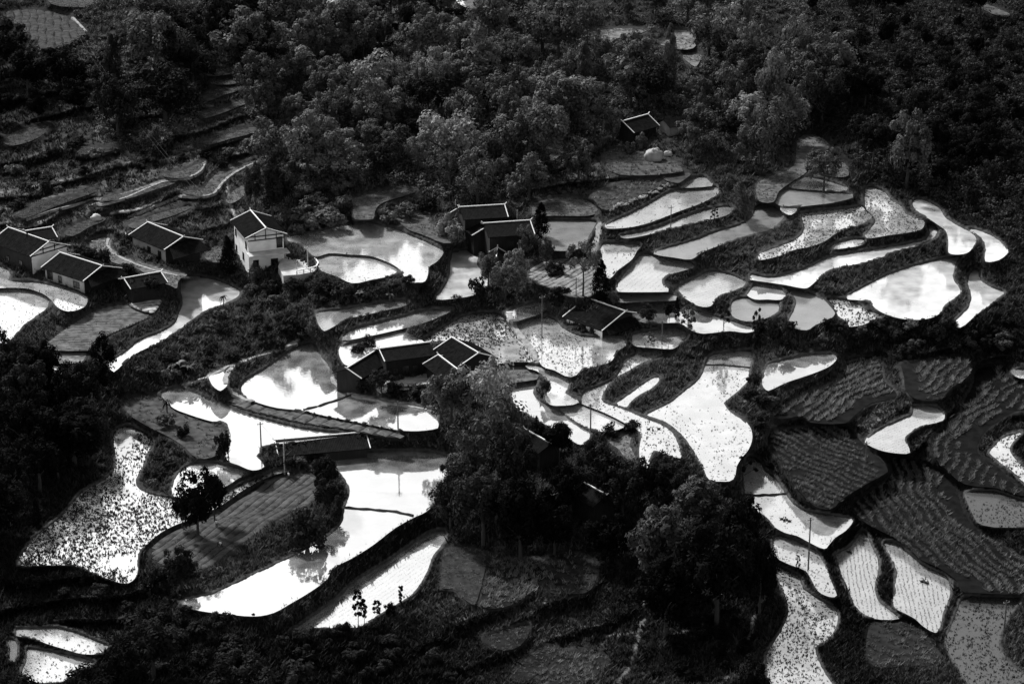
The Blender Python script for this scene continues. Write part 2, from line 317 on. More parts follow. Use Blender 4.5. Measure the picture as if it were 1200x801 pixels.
('P','178,642 192,628 210,618 235,608 262,596 285,580 303,568 317,559 335,555 360,555.5 371,562 374,573 363,588 343,598 318,612 290,630 262,650 240,664 225,668 200,665 182,658',dict(t=.055,r=(235,650,330,585),sp=1.6)),
('W','366,545 387,536 400,531 420,529 450,528 490,528 515,531 527,537 530,552 522,568 514,580 508,588 498,598 483,605 462,617 436,637 412,652 388,665 382,677 362,692 340,705 320,716 298,720 262,717 237,714 216,709 218,703 250,695 300,672 325,660 350,648 380,631 393,621 402,610 404,596 408,585 410,575 405,562 395,550 380,547',{}),
('L','340,739 365,735 388,734 418,733 435,725 455,713 480,698 493,683 500,670 508,650 518,638 523,628 520,620 505,623 488,633 460,653 440,665 413,683 398,698 375,715 350,733',dict(r=(380,725,505,640),sp=1.0,m='W')),
('S','37,736 67,735 87,740 107,748 127,756 120,763 97,764 75,758 55,752 40,746 20,743 19,736',dict(d=1,s=.3,m='L')),
('S','32,759 62,763 92,769 110,775 105,779 87,785 85,793 57,799 25,798 26,785 31,773',dict(d=1,s=.3,m='L')),
('H','8,748 18,750 20,763 16,773 11,770 12,760',{}),
('W','900,427 910,424 925,420 945,415.5 975,415 979,420 972,427 957,434 940,440 922,446 900,456 895,450 897,435',{}),
('L','1070,476 1097,477 1105,485 1104,491 1082,497 1065,507 1060,515 1065,529 1050,529 1030,525 1015,517 1025,507 1040,499 1060,490 1069,486',dict(r=(1020,515,1095,487),sp=.9)),
('S','1190,508 1175,514 1160,530 1168,538 1187,552 1205,568 1250,590 1250,565 1205,550 1190,537 1183,525 1188,517 1197,507',dict(d=1.6,s=.35)),
('W','1186,435 1200,432 1250,432 1250,446 1195,441',{}),
('S','1132,577 1165,575 1197,585 1250,592 1250,618 1197,616 1150,613 1140,598',dict(d=2,s=.3,m='K')),
('D','907,487 937,467 975,450 992,437 990,422 1020,417 1032,415 1035,445 1050,460 1047,466 1020,472 1000,487 990,495 950,494 940,487 915,490',dict(t=.013,crop=2.5,r=(940,480,1000,440),sp=2.0)),
('D','1057,427 1095,422 1130,421 1136,437 1117,452 1100,467 1075,467 1062,457 1060,442',dict(t=.015,crop=2.5,r=(1070,460,1110,428),sp=2.0)),
('D','945,501 990,499 1010,517 1035,542 1040,552 1017,565 985,585 975,595 955,592 925,560 915,540 900,520 902,508',dict(t=.013,crop=2.5,r=(950,520,1030,545),sp=2.0)),
('D','1030,570 1045,555 1043,535 1075,541 1107,556 1120,571 1130,600 1145,620 1175,640 1250,690 1250,694 1130,693 1122,680 1100,664 1080,655 1055,633 1030,620 1010,608 1000,590',dict(t=.010,crop=2.5,r=(1050,560,1110,650),sp=1.9)),
('D','1145,432 1178,430 1184,442 1195,446 1250,455 1250,485 1195,480 1170,492 1150,510 1145,530 1170,548 1180,560 1200,580 1168,571 1130,566 1105,545 1090,525 1100,505 1125,490 1130,470 1140,450',dict(t=.010,crop=2.3,r=(1100,540,1170,440),sp=2.2)),
('D','521,643 551,641 568,650 566,675 556,708 543,700 533,690 518,688',dict(t=.11)),
('D','575,660 600,655 633,657 637,668 625,690 605,705 580,712 562,708 570,680',dict(t=.05,crop=3)),
('D','640,655 660,648 690,652 700,665 692,690 670,695 645,693 638,680',dict(t=.08,crop=1)),
('D','567,747 600,735 620,730 618,745 600,760 575,757',dict(t=.05)),
('D','600,792 630,759 650,756 654,763 620,796',dict(t=.05)),
('D','640,777 660,764 700,763 712,772 705,785 680,802 650,806 630,801',dict(t=.06,crop=2)),
('D','692,38 720,34 758,35 745,40 725,44 705,52',dict(t=.22)),
('D','775,52 785,45 790,35 807,37 817,47 812,56 795,57',dict(t=.25)),
('D','800,66 812,60 822,66 815,78',dict(t=.2)),
('W','385,-12 418,-12 412,3 395,10 385,6',{}),
('W','530,-12 570,-12 565,8 550,8 535,0',{}),
('D','330,175 375,168 410,172 395,185 350,188',dict(t=.09)),
('D','632,157 660,165 657,180 642,190',dict(t=.09)),
('D','710,182 735,174 755,186 790,190 800,200 750,205 715,200',dict(t=.10,crop=1)),
('D','1143,2 1160,6 1183,17 1178,20 1155,12',dict(t=.12)),
('D','240,300 252,287 262,292 258,306 246,306',dict(t=.14)),
('D','380,22 395,24 407,36 412,46 400,40',dict(t=.10)),
('D','430,98 450,105 478,112 470,116 445,112',dict(t=.12)),
]
def smooth_poly(s):
    p = np.array([[float(a) for a in q.split(',')] for q in s.split()]); n = len(p); out = []
    for i in range(n):
        p0, p1, p2, p3 = p[i - 1], p[i], p[(i + 1) % n], p[(i + 2) % n]
        a1 = (p1 - p0); a2 = (p2 - p1); a3 = (p3 - p2)
        L2 = np.linalg.norm(a2) + 1e-6
        # tangents limited so corners stay corners
        t1 = (p2 - p0) * .5; t2 = (p3 - p1) * .5
        c1 = (a1 @ a2) / ((np.linalg.norm(a1) + 1e-6) * L2); c2 = (a2 @ a3) / ((np.linalg.norm(a3) + 1e-6) * L2)
        t1 = t1 / (np.linalg.norm(t1) + 1e-6) * L2 * (1 if c1 > .3 else .3); t2 = t2 / (np.linalg.norm(t2) + 1e-6) * L2 * (1 if c2 > .3 else .3)
        for k in range(3):
            t = k / 3; h = (2*t**3-3*t**2+1, t**3-2*t**2+t, -2*t**3+3*t**2, t**3-t**2)
            out.append(h[0] * p1 + h[1] * t1 + h[2] * p2 + h[3] * t2)
    return np.array(out)
for i, (ty, s, o) in enumerate(POLY): POLY[i] = (ty, smooth_poly(s), o)
def inside(px, py, poly):
    r = np.zeros(px.shape, bool); n = len(poly)
    for i in range(n):
        x1, y1 = poly[i - 1]; x2, y2 = poly[i]
        if y1 == y2: continue
        c = ((y1 > py) != (y2 > py)) & (px < (x2 - x1) * (py - y1) / (y2 - y1) + x1); r ^= c
    return r
def segdist(px, py, pts, closed=True):
    d = np.full(px.shape, 1e9)
    for i in range(0 if closed else 1, len(pts)):
        x1, y1 = pts[i - 1]; x2, y2 = pts[i]; dx, dy = x2 - x1, y2 - y1
        t = np.clip(((px - x1) * dx + (py - y1) * dy) / (dx * dx + dy * dy + 1e-9), 0, 1)
        d = np.minimum(d, (px - x1 - t * dx) ** 2 + (py - y1 - t * dy) ** 2)
    return np.sqrt(d)
# core grid
ST = 2.0
gu = np.arange(-60, 1262, ST); gv = np.arange(-60, 882, ST)
U, V = np.meshgrid(gu, gv); nv, nu = U.shape
SDF = np.full(U.shape, 99.0); OWN = np.full(U.shape, -1); NEAR = np.full(U.shape, -1)
for k, (ty, P, o) in enumerate(POLY):
    mg = 16
    i0 = max(0, int((P[:, 0].min() - mg - gu[0]) // ST)); i1 = min(nu, int((P[:, 0].max() + mg - gu[0]) // ST) + 2)
    j0 = max(0, int((P[:, 1].min() - mg - gv[0]) // ST)); j1 = min(nv, int((P[:, 1].max() + mg - gv[0]) // ST) + 2)
    u_, v_ = U[j0:j1, i0:i1], V[j0:j1, i0:i1]
    d = segdist(u_, v_, P); ins = inside(u_, v_, P); d = np.where(ins, -d, d)
    s = SDF[j0:j1, i0:i1]; m = d < s
    s[m] = d[m]; NEAR[j0:j1, i0:i1][m] = k; OWN[j0:j1, i0:i1][m & ins] = k
zb_row = base_row(gv); ZB = np.repeat(zb_row[:, None], nu, 1)
# levels
NP = len(POLY); bse = np.zeros(NP)
for k in range(NP):
    m = OWN == k
    bse[k] = ZB[m].mean() if m.any() else base_row(POLY[k][1][:, 1].mean())
phi = PITCH + np.arctan((gv - CY) / F); slant = (CH - zb_row) / np.sin(phi); mpp = slant / (F * np.cos(phi))
A = np.zeros((NP, NP)); rhs = np.zeros(NP)
for k in range(NP): A[k, k] += .25; rhs[k] += .25 * bse[k]
pairs = {}
for i in range(0, nu, 2):
    col = OWN[:, i]; j = 0; last = -1; le = 0
    while j < nv:
        if col[j] >= 0:
            if last >= 0 and col[j] != last:
                g = max((j - le) * ST, 1.5)
                if g < 60: pairs.setdefault((last, col[j]), []).append((g, .66 * g * mpp[j] + .05))
            last = col[j]; le = j + 1
            while j < nv and col[j] == last: j += 1
            le = j - 1
        else: j += 1
for (a, b), L in pairs.items():
    g = np.median([q[0] for q in L]); dz = np.median([q[1] for q in L]); wt = min(len(L), 12) / 6 / (1 + (g / 14) ** 2)
    A[a, a] += wt; A[b, b] += wt; A[a, b] -= wt; A[b, a] -= wt; rhs[a] += wt * dz; rhs[b] -= wt * dz
LEV = np.linalg.solve(A, rhs)
# correction field, coarse to fine
def relax(c, known, val, lam, it):
    for _ in range(it):
        p = np.pad(c, 1, mode='edge'); c = (p[:-2, 1:-1] + p[2:, 1:-1] + p[1:-1, :-2] + p[1:-1, 2:]) / (4 + lam)
        c = np.where(known, val, c)
    return c
known = OWN >= 0; val = np.where(known, LEV[np.maximum(OWN, 0)] - ZB, 0)
edge = (np.minimum(np.minimum(U + 60, 1260 - U), np.minimum(V + 60, 880 - V)) < 4)
known2 = known | edge; val = np.where(edge & ~known, 0, val)
val = np.where(edge, val * 0, val)
c = None
for st, it in ((8, 300), (4, 200), (2, 120), (1, 60)):
    kk = known2[::st, ::st]; vv = val[::st, ::st]
    if c is None: c = np.zeros(kk.shape)
    else: c = np.repeat(np.repeat(c, 2, 0), 2, 1)[:kk.shape[0], :kk.shape[1]]
    if c.shape != kk.shape: c = np.pad(c, ((0, kk.shape[0] - c.shape[0]), (0, kk.shape[1] - c.shape[1])), mode='edge')
    c = relax(c, kk, vv, .004 * (st / 4) ** 2, it)
ZC = ZB + c
XY = unproj(U, V, ZC)
out = np.clip(SDF, 0, 12)
wet = np.array([ty in 'WSLGH' for ty, _, _ in POLY]); isw = wet[np.maximum(NEAR, 0)] & (NEAR >= 0)
SDF0 = SDF; SDF = np.where(np.abs(SDF) < 6, SDF + .9 * fbm(XY[..., 0] * .6, XY[..., 1] * .6, 61, 3) + .5 * fbm(XY[..., 0] * .18, XY[..., 1] * .18, 67, 2), SDF)
Zt = ZC.copy()
Zt += np.where(SDF > 0, fbm(XY[..., 0] * .45, XY[..., 1] * .45, 3) * .75 * np.clip((out - 3) / 6, 0, 1) + fbm(XY[..., 0] * 1.3, XY[..., 1] * 1.3, 9) * .18 * np.clip(out / 3, 0, 1), 0)
# old terraces outside the traced fields: stepped ground following the contours
def bump2(cx_, cy_, rx_, ry_): return np.exp(-(((U - cx_) / rx_) ** 2 + ((V - cy_) / ry_) ** 2) ** 2)
TM = np.clip(bump2(110, 170, 230, 125) + bump2(700, 205, 110, 35) + bump2(430, 20, 200, 40) + bump2(1090, 520, 190, 120) + bump2(620, 730, 140, 80) + bump2(100, 700, 160, 60), 0, 1) * np.clip((SDF - 3) / 5, 0, 1)
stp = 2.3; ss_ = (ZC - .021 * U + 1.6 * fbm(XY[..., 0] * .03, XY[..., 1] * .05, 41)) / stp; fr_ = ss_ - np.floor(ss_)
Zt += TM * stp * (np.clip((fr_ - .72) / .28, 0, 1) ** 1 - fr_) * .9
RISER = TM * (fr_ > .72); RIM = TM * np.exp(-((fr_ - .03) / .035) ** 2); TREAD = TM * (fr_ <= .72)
Zt += np.where(isw & (SDF > 0), .28 * np.exp(-((SDF - 2.0) / 1.3) ** 2), 0)
Zt += np.where(isw & (SDF <= 0), -.35 * np.clip(-SDF / 2.5, 0, 1) - .0, 0)
Zt += np.where(~isw & (SDF <= 0), -.12 * np.clip(-SDF / 2.5, 0, 1), 0)
SDF = SDF0
# surface tone: dark bank soil and grass, pale trodden paths
ALB = .016 + .016 * (fbm(XY[..., 0] * .12, XY[..., 1] * .12, 21) + .5)
ALB = ALB * (1 + .5 * fbm(XY[..., 0] * .9, XY[..., 1] * .9, 33))
ALB = np.where((SDF > -1) & (SDF < 3.2) & isw, .05, ALB)
ALB = np.where((SDF > -1) & (SDF < 3.2) & ~isw & (NEAR >= 0), .035, ALB)
PATHS = [  # (polyline, half width px, tone)
('597,367 600,376 606,388 616,399 625,411 629,424',2.4,.30),('126,280 128,292 145,303 170,311 200,320',1.2,.3),
('300,190 285,196 268,206 257,218 250,227 215,229 190,238 160,246 130,250',1.4,.28),('240,190 236,200 222,207 190,212 150,226 118,236',1.2,.24),
('118,236 80,246 40,262',1.2,.10),('0,262 30,256 60,247 95,238 130,234 165,228 200,216',.9,.09),('235,176 180,190 120,205 60,214 0,226',.9,.07),('160,210 110,222 50,232 0,246',.9,.07),('240,120 262,112 300,104',.9,.09),('150,150 200,165 240,150 300,135',.8,.06),('130,282 170,262 210,250 250,246',1,.10),('110,258 90,270 78,276',1.5,.2),('268,206 266,220 270,238 276,256',1.2,.2),
('215,450 235,445 262,432 275,427 300,418 330,408 350,398',1.6,.28),('215,450 220,457 240,468 262,477 290,486',1.3,.25),('274,428 265,438 264,450 272,460 290,470',1.5,.34),
('300,470 330,479 357,482',1.0,.22),('389,441 398,452 414,462 440,468 480,473 512,478',1.3,.26),
('757,705 752,730 742,770 722,806',3.4,.05),('680,748 720,744 745,740',1.2,.06),('790,742 820,735 835,718 850,688',1.4,.1),('840,760 865,764 880,745 885,715 897,700',2.4,.09),('850,795 880,770',2.5,.08),
('160,684 180,697 200,703 215,705',1.5,.16),('704,262 702,275 698,290 694,300',2.2,.16),('376,19 395,22 408,38',1.0,.2),('427,97 450,106 480,113',2,.16),
('870,470 890,466 905,458',1.0,.1),('340,590 362,587',2,.2),('405,400 400,410 402,425',1.2,.2),('445,104 470,112',2.5,.14),
]
for s, hw, t in PATHS:
    pts = np.array([[float(a) for a in q.split(',')] for q in s.split()]); x0, y0 = pts.min(0) - 8; x1, y1 = pts.max(0) + 8
    i0, i1 = int((x0 - gu[0]) // ST), int((x1 - gu[0]) // ST); j0, j1 = int((y0 - gv[0]) // ST), int((y1 - gv[0]) // ST)
    d = segdist(U[j0:j1, i0:i1], V[j0:j1, i0:i1], pts, False); k = np.clip(1.4 - d / hw, 0, 1)
    ALB[j0:j1, i0:i1] = ALB[j0:j1, i0:i1] * (1 - k) + t * k
def painted_shade(u, v):      # soft dark blobs: shade painted into ground, grass and crop tones
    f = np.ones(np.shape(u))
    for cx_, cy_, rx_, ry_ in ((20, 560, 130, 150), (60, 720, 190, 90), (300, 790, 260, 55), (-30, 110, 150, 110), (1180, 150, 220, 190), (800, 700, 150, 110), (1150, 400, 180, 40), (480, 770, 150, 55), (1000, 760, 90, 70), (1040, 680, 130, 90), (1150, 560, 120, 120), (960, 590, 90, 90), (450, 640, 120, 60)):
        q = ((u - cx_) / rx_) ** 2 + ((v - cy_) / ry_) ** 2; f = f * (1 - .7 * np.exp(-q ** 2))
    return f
PATHMASK = ALB > .04
ALB = ALB * (1 + 1.6 * TREAD - .5 * RISER) + .11 * RIM * (.4 + painted_shade(U, V) * .6)
ALB = np.where(PATHMASK, ALB, ALB * painted_shade(U, V))
# grow the grid far beyond the picture
def vof(y): 
    return CY + F * math.tan(math.atan2(CH - np.interp(y, BY, BZ), y) - PITCH)
ytop = XY[0, nu // 2, 1]; ybot = XY[-1, nu // 2, 1]
vt = [vof(y) for y in ytop + np.array([8, 18, 32, 50, 75, 110, 160, 230, 340, 480, 700, 1100, 1900, 3500, 8000])][::-1]
vb = [vof(y) for y in ybot - np.array([4, 10, 20, 35, 55, 80, 110, 150, 200, 250, 300])]
ul = [-60 - d for d in (6, 16, 32, 60, 100, 160, 250, 400, 650, 1000, 1600, 2600)][::-1]; ur = [1260 + d for d in (6, 16, 32, 60, 100, 160, 250, 400, 650, 1000, 1600, 2600)]
fu = np.concatenate([ul, gu, ur]); fv = np.concatenate([vt, gv, vb])
fU, fV = np.meshgrid(fu, fv); fZ = np.repeat(base_row(fv)[:, None], len(fu), 1)
a, b = len(vt), len(ul); fZ[a:a + nv, b:b + nu] = Zt
XYZ = unproj(fU, fV, fZ)
far = np.clip((XYZ[..., 1] - 900) / 1500, 0, 1); XYZ[..., 2] += 0
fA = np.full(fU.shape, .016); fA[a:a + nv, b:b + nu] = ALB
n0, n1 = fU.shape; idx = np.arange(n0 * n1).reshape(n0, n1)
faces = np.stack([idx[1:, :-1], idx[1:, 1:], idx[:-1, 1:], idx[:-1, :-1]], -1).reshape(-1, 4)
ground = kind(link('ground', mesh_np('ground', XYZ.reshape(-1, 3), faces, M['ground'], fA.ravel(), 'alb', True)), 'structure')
def zat(u, v):
    fx = np.clip((np.asarray(u, float) - gu[0]) / ST, 0, nu - 1.001); fy = np.clip((np.asarray(v, float) - gv[0]) / ST, 0, nv - 1.001)
    i = fx.astype(int); j = fy.astype(int); a_ = fx - i; b_ = fy - j
    return (Zt[j, i] * (1 - a_) + Zt[j, i + 1] * a_) * (1 - b_) + (Zt[j + 1, i] * (1 - a_) + Zt[j + 1, i + 1] * a_) * b_
def gp(u, v): return unproj(u, v, zat(u, v))
def sdf_at(u, v):
    i = int(round((u - gu[0]) / ST)); j = int(round((v - gv[0]) / ST))
    if not (0 <= i < nu and 0 <= j < nv): return 99
    return SDF[j, i]
def own_at(u, v): 
    i = int(round((u - gu[0]) / ST)); j = int(round((v - gv[0]) / ST)); return OWN[j, i]
def hpx(u, v, vtop):     # height in metres of something standing at (u,v) whose top is seen at row vtop
    p = gp(u, v); r = ray(u, vtop); t = p[1] / r[1]; return max(.5, CH + r[2] * t - p[2])
def scale_at(v): return float(np.interp(v, gv, F / slant))

# ------------------------------------------------ tufts of blades
def tuft_mesh(name, pos, size, mat, blades=4, spread=.5, lean=.35, tone=(.6, 1.5), wid=.16, mul=1.0):
    """one joined mesh of small leaning blades, for grass, crops and seedlings"""
    n = len(pos); pos = np.repeat(np.asarray(pos), blades, 0); sz = np.repeat(size, blades); m = len(pos)
    ang = rng.uniform(0, 2 * np.pi, m); off = rng.uniform(0, spread, m) * sz; a2 = rng.uniform(0, 2 * np.pi, m)
    b = pos + np.stack([np.cos(ang) * off, np.sin(ang) * off, np.zeros(m) - .05], -1)
    h = sz * rng.uniform(.6, 1.2, m); ln = rng.uniform(.1, lean * 2, m) * h
    tip = b + np.stack([np.cos(a2) * ln, np.sin(a2) * ln, h], -1)
    wv = np.stack([-np.sin(a2), np.cos(a2), np.zeros(m)], -1) * (sz * wid)[:, None]
    v = np.stack([b - wv, b + wv, tip], 1).reshape(-1, 3); f = np.arange(m * 3).reshape(-1, 3)
    t = np.repeat(np.repeat(rng.uniform(tone[0], tone[1], n) * mul, blades), 3)
    return mesh_np(name, v, f, mat, t)
# ------------------------------------------------ fields and pools
def prow(P): return P
def field_sheet(name, P, z, mat, tone=None):
    w3 = unproj(P[:, 0], P[:, 1], z); tri = tessellate_polygon([[Vector(q) for q in w3]])
    me = bpy.data.meshes.new(name); me.from_pydata([tuple(q) for q in w3], [], [t if (Vector(w3[t[1]]) - Vector(w3[t[0]])).cross(Vector(w3[t[2]]) - Vector(w3[t[0]])).z > 0 else t[::-1] for t in tri]); me.update(); me.materials.append(mat)
    if tone is not None:
        at = me.attributes.new('alb', 'FLOAT', 'POINT'); at.data.foreach_set('value', np.full(len(w3), tone, np.float32))
    return kind(link(name, me), 'structure'), w3
def grow(P, d):
    n = len(P); ar = 0.5 * sum(P[i - 1][0] * P[i][1] - P[i][0] * P[i - 1][1] for i in range(n)); s = 1 if ar > 0 else -1
    out = []
    for i in range(n):
        t = P[(i + 1) % n] - P[i - 1]; L = np.linalg.norm(t) + 1e-6; out.append(P[i] + s * d * np.array([t[1], -t[0]]) / L)
    return np.array(out)
seed_p, seed_s, crop_p, crop_s = [], [], [], []
def scatter_in(w2, n):
    lo, hi = w2.min(0), w2.max(0); q = rng.uniform(lo, hi, (int(n), 2)); return q[inside(q[:, 0], q[:, 1], w2)]
def row_lines(w2, r, z, sp):
    a = unproj(r[0], r[1], z)[:2]; b = unproj(r[2], r[3], z)[:2]; d = (b - a) / np.linalg.norm(b - a); nrm = np.array([-d[1], d[0]])
    s = w2 @ nrm; segs = []
    for k in np.arange(s.min() + sp / 2, s.max(), sp):
        xs = []
        for i in range(len(w2)):
            s1, s2 = w2[i - 1] @ nrm - k, w2[i] @ nrm - k
            if (s1 > 0) != (s2 > 0): q = w2[i - 1] + (w2[i] - w2[i - 1]) * (s1 / (s1 - s2)); xs.append(q @ d)
        xs.sort()
        for i in range(0, len(xs) - 1, 2):
            if xs[i + 1] - xs[i] > 1.5: segs.append((nrm * k + d * (xs[i] + .3), nrm * k + d * (xs[i + 1] - .3), d, nrm))
    return segs
for k, (ty, P, o) in enumerate(POLY):
    z = LEV[k]
    if ty in 'WSLGH':
        ob, w3 = field_sheet('water', grow(P, 1.7), z, M[o.get('m', ty)])
    else:
        ob, w3 = field_sheet('field', grow(P, .6), z + .05, M['soil'], o.get('t', .1) * (.35 if ty == 'P' else (.42 if (P[:, 1].mean() < 270 and P[:, 0].mean() < 320) else (.25 if P[:, 1].mean() > 620 else .6))))
    w2 = w3[:, :2]; area = abs(0.5 * np.sum(w2[:, 0] * np.roll(w2[:, 1], -1) - w2[:, 1] * np.roll(w2[:, 0], -1)))
    lo, hi = w2.min(0), w2.max(0); bb = (hi[0] - lo[0]) * (hi[1] - lo[1])
    if ty == 'S':
        q = scatter_in(w2, bb * o['d'] * 1.35); keep = (vnoise(q[:, 0] * .15, q[:, 1] * .15, 5 + k) + rng.uniform(-.25, .25, len(q))) > .3
        q = q[keep]; seed_p.append(np.c_[q, np.full(len(q), z - .02)]); seed_s.append(.84 * o['s'] * rng.uniform(.6, 1.4, len(q)))
    if ty == 'L':
        for p0, p1, d, nrm in row_lines(w2, o['r'], z, o['sp']):
            L = np.linalg.norm(p1 - p0); t = np.arange(0, L, .45) + rng.uniform(0, .4); t = t[rng.random(len(t)) > .2]
            q = p0 + d * t[:, None] + nrm * (.12 * np.sin(t * .3))[:, None] + rng.normal(0, .06, (len(t), 2))
            seed_p.append(np.c_[q, np.full(len(q), z - .02)]); seed_s.append(np.full(len(q), o.get('s', .15)))
    if ty == 'P':
        mb = MB()
        for p0, p1, d, nrm in row_lines(w2, o['r'], z, o['sp']):
            L = np.linalg.norm(p1 - p0); m = max(2, int(L / .7)); vs = []; hw = o['sp'] * .45
            for i in range(m + 1):
                c_ = p0 + (p1 - p0) * i / m + nrm * .25 * math.sin(i * .35 + p0[1]); e = rng.uniform(.75, 1.25); c_ = c_ + nrm * rng.uniform(-.05, .05)
                for sx, hz in ((-hw, .0), (-hw * .6, .11 * e), (hw * .55, .13 * e), (hw, .0)): vs.append((*(c_ + nrm * sx), z + .05 + hz))
            fs = [(i * 4 + j, (i + 1) * 4 + j, (i + 1) * 4 + j + 1, i * 4 + j + 1) for i in range(m) for j in range(3)]
            if (nrm[0] * d[1] - nrm[1] * d[0]) > 0: fs = [f[::-1] for f in fs]
            mb.add(vs, fs)
        if mb.f:
            rd = mb.build('soil_ridges', M['soil'], ob); at = rd.data.attributes.new('alb', 'FLOAT', 'POINT'); at.data.foreach_set('value', np.full(len(mb.v), o['t'] * 1.1, np.float32)); kind(rd, 'stuff')
    if 'crop' in o:
        if 'r' in o:
            for p0, p1, d, nrm in row_lines(w2, o['r'], z, o['sp']):
                L = np.linalg.norm(p1 - p0); t = np.arange(0, L, .36) + rng.uniform(0, .4); q = p0 + d * t[:, None] + rng.normal(0, .16, (len(t), 2))
                q = q + nrm * (3.2 * np.sin((q @ d) * .075 + p0[0] * .012 + k) + .5 * np.sin((q @ d) * .4 + k))[:, None]; q = q[inside(q[:, 0], q[:, 1], w2)]; q = q[vnoise(q[:, 0] * .25, q[:, 1] * .25, 91) + rng.uniform(0, .5, len(q)) > .42]; crop_p.append(np.c_[q, np.full(len(q), z + .03)]); crop_s.append(rng.uniform(.4, .5) + .5 * vnoise(q[:, 0] * .12, q[:, 1] * .12, 93) * rng.uniform(.6, 1.2, len(q)))
        else:
            q = scatter_in(w2, bb * o['crop'] * .6); crop_p.append(np.c_[q, np.full(len(q), z + .03)]); crop_s.append(rng.uniform(.35, .8, len(q)))
    elif ty in 'DP':
        q = scatter_in(w2, bb * (2.6 if ty == 'D' else 1.4)); keep = vnoise(q[:, 0] * .2, q[:, 1] * .2, 77) > .3; q = q[keep]; crop_p.append(np.c_[q, np.full(len(q), z + .03)]); crop_s.append(rng.uniform(.15, .42, len(q)))
kind(link('rice_seedlings', tuft_mesh('rice_seedlings', np.concatenate(seed_p), np.concatenate(seed_s), M['seed'], 5, .7, .5, wid=.3)), 'stuff')
kind(link('crop_plants', tuft_mesh('crop_plants', np.concatenate(crop_p), np.concatenate(crop_s), M['crop'], 11, .75, .75, tone=(.45, 1.6), wid=.15, mul=painted_shade(*proj(np.concatenate(crop_p))) ** .3)), 'stuff')
# narrow trodden footpaths along terrace rims
for s, wd in (('300,189.5 292,193 284,197 275,202 268,207 261,213 257,219 250,227 240,229 228,229.5 215,228.5 200,233 185,239 168,246 150,253',.7),('238,190.5 240,192 236,199 229,204 222,207 205,210 190,213 170,221 150,230 120,239 95,243',.6),
    ('127,279 125,286 131,295 145,303 162,310 180,316 200,321 222,324',.7),('597,366 599,374 604,384 612,394 620,404 626,413 629,422',1.1),('275,428 268,434 264,442 265,451 272,459 284,466 296,470',1.0),
    ('215,450 235,445 262,432 275,427 300,418 330,408 348,401',.8),('389,441 393,448 402,456 414,462 440,468 470,473.5 500,479',.7),('704,260 702,270 699,281 695,292 692,300',1.3),('30,256 60,246 95,237 120,232',.5),('85,20 93,28 101,37',.7)):
    q0 = np.array([[float(a_) for a_ in q.split(',')] for q in s.split()]); q1 = np.array([q0[i] * (1 - t) + q0[i + 1] * t for i in range(len(q0) - 1) for t in (0, .25, .5, .75)] + [q0[-1]])
    zz = np.array([max(float(zat(u, v)), LEV[own_at(u, v)] + .05 if own_at(u, v) >= 0 else -99) for u, v in q1]) + .1; pp = unproj(q1[:, 0], q1[:, 1], zz)
    for _ in range(2): pp[1:-1, 2] = np.maximum(pp[1:-1, 2], (pp[:-2, 2] + pp[2:, 2]) / 2)
    tg = np.gradient(pp[:, :2], axis=0); tg /= np.linalg.norm(tg, axis=1)[:, None]; nr = np.c_[-tg[:, 1], tg[:, 0]] * (wd / 2 * rng.uniform(.7, 1.2, len(pp)))[:, None]
    vs = []
    for p, q in zip(pp, nr): vs += [(p[0] - q[0] * 1.5, p[1] - q[1] * 1.5, p[2] - .6), (p[0] - q[0], p[1] - q[1], p[2]), (p[0] + q[0], p[1] + q[1], p[2]), (p[0] + q[0] * 1.5, p[1] + q[1] * 1.5, p[2] - .6)]
    m = len(pp); fs = [(i * 4 + j, i * 4 + j + 1, i * 4 + 5 + j, i * 4 + 4 + j) for i in range(m - 1) for j in range(3)]
    kind(MB().add(vs, fs).build('footpath', M['path']), 'structure')
# low mud bunds that divide a pool
for s, zuv in (('404,594.5 425,596 445,597.5 465,599.5 484,604', (450, 590)), ('356,480 375,475 395,468.5 414,462', (380, 470)), ('824,428 840,427.5 860,429 879,431', (850, 440)), ('873,580 890,580 905,579.5 921,578.5', (890, 570))):
    k = own_at(*zuv); pts = [unproj(*[float(a_) for a_ in q.split(',')], LEV[k] + .02) for q in s.split()]
    mb = MB(); fine = [pts[i] * (1 - t) + pts[i + 1] * t + np.array([0, .12 * math.sin(i * 5 + t * 7), 0]) for i in range(len(pts) - 1) for t in (0, .25, .5, .75)] + [pts[-1]]
    kind(mb.tube(fine, [.3 + .05 * math.sin(i * 1.7) for i in range(len(fine))], 6).build('bund', M['mudbank']), 'structure')
# rough grass on the banks
n = 170000
cu = rng.uniform(-20, 1220, n); cv = rng.uniform(-20, 830, n)
ci = np.round((cu - gu[0]) / ST).astype(int); cj = np.round((cv - gv[0]) / ST).astype(int)
ok = (SDF[cj, ci] > 2.0) & ~(PATHMASK[cj, ci] & (SDF[cj, ci] > 3.3)) & ((SDF[cj, ci] > 3.5) | (rng.random(n) < .5)); cu, cv = cu[ok], cv[ok]
gpos = gp(cu, cv); near = SDF[cj[ok], ci[ok]] < 4.5
kind(link('bank_grass', tuft_mesh('bank_grass', gpos, np.where(near, .35, rng.uniform(.5, 1.15, len(cu))), M['grass'], 4, .7, .6, tone=(.35, 1.9), wid=.2, mul=painted_shade(cu, cv))), 'stuff')
print('polys', NP, 'tufts', len(cu), 'seeds', sum(len(s) for s in seed_s), 'crop', sum(len(s) for s in crop_s), 'lev', LEV.min(), LEV.max())
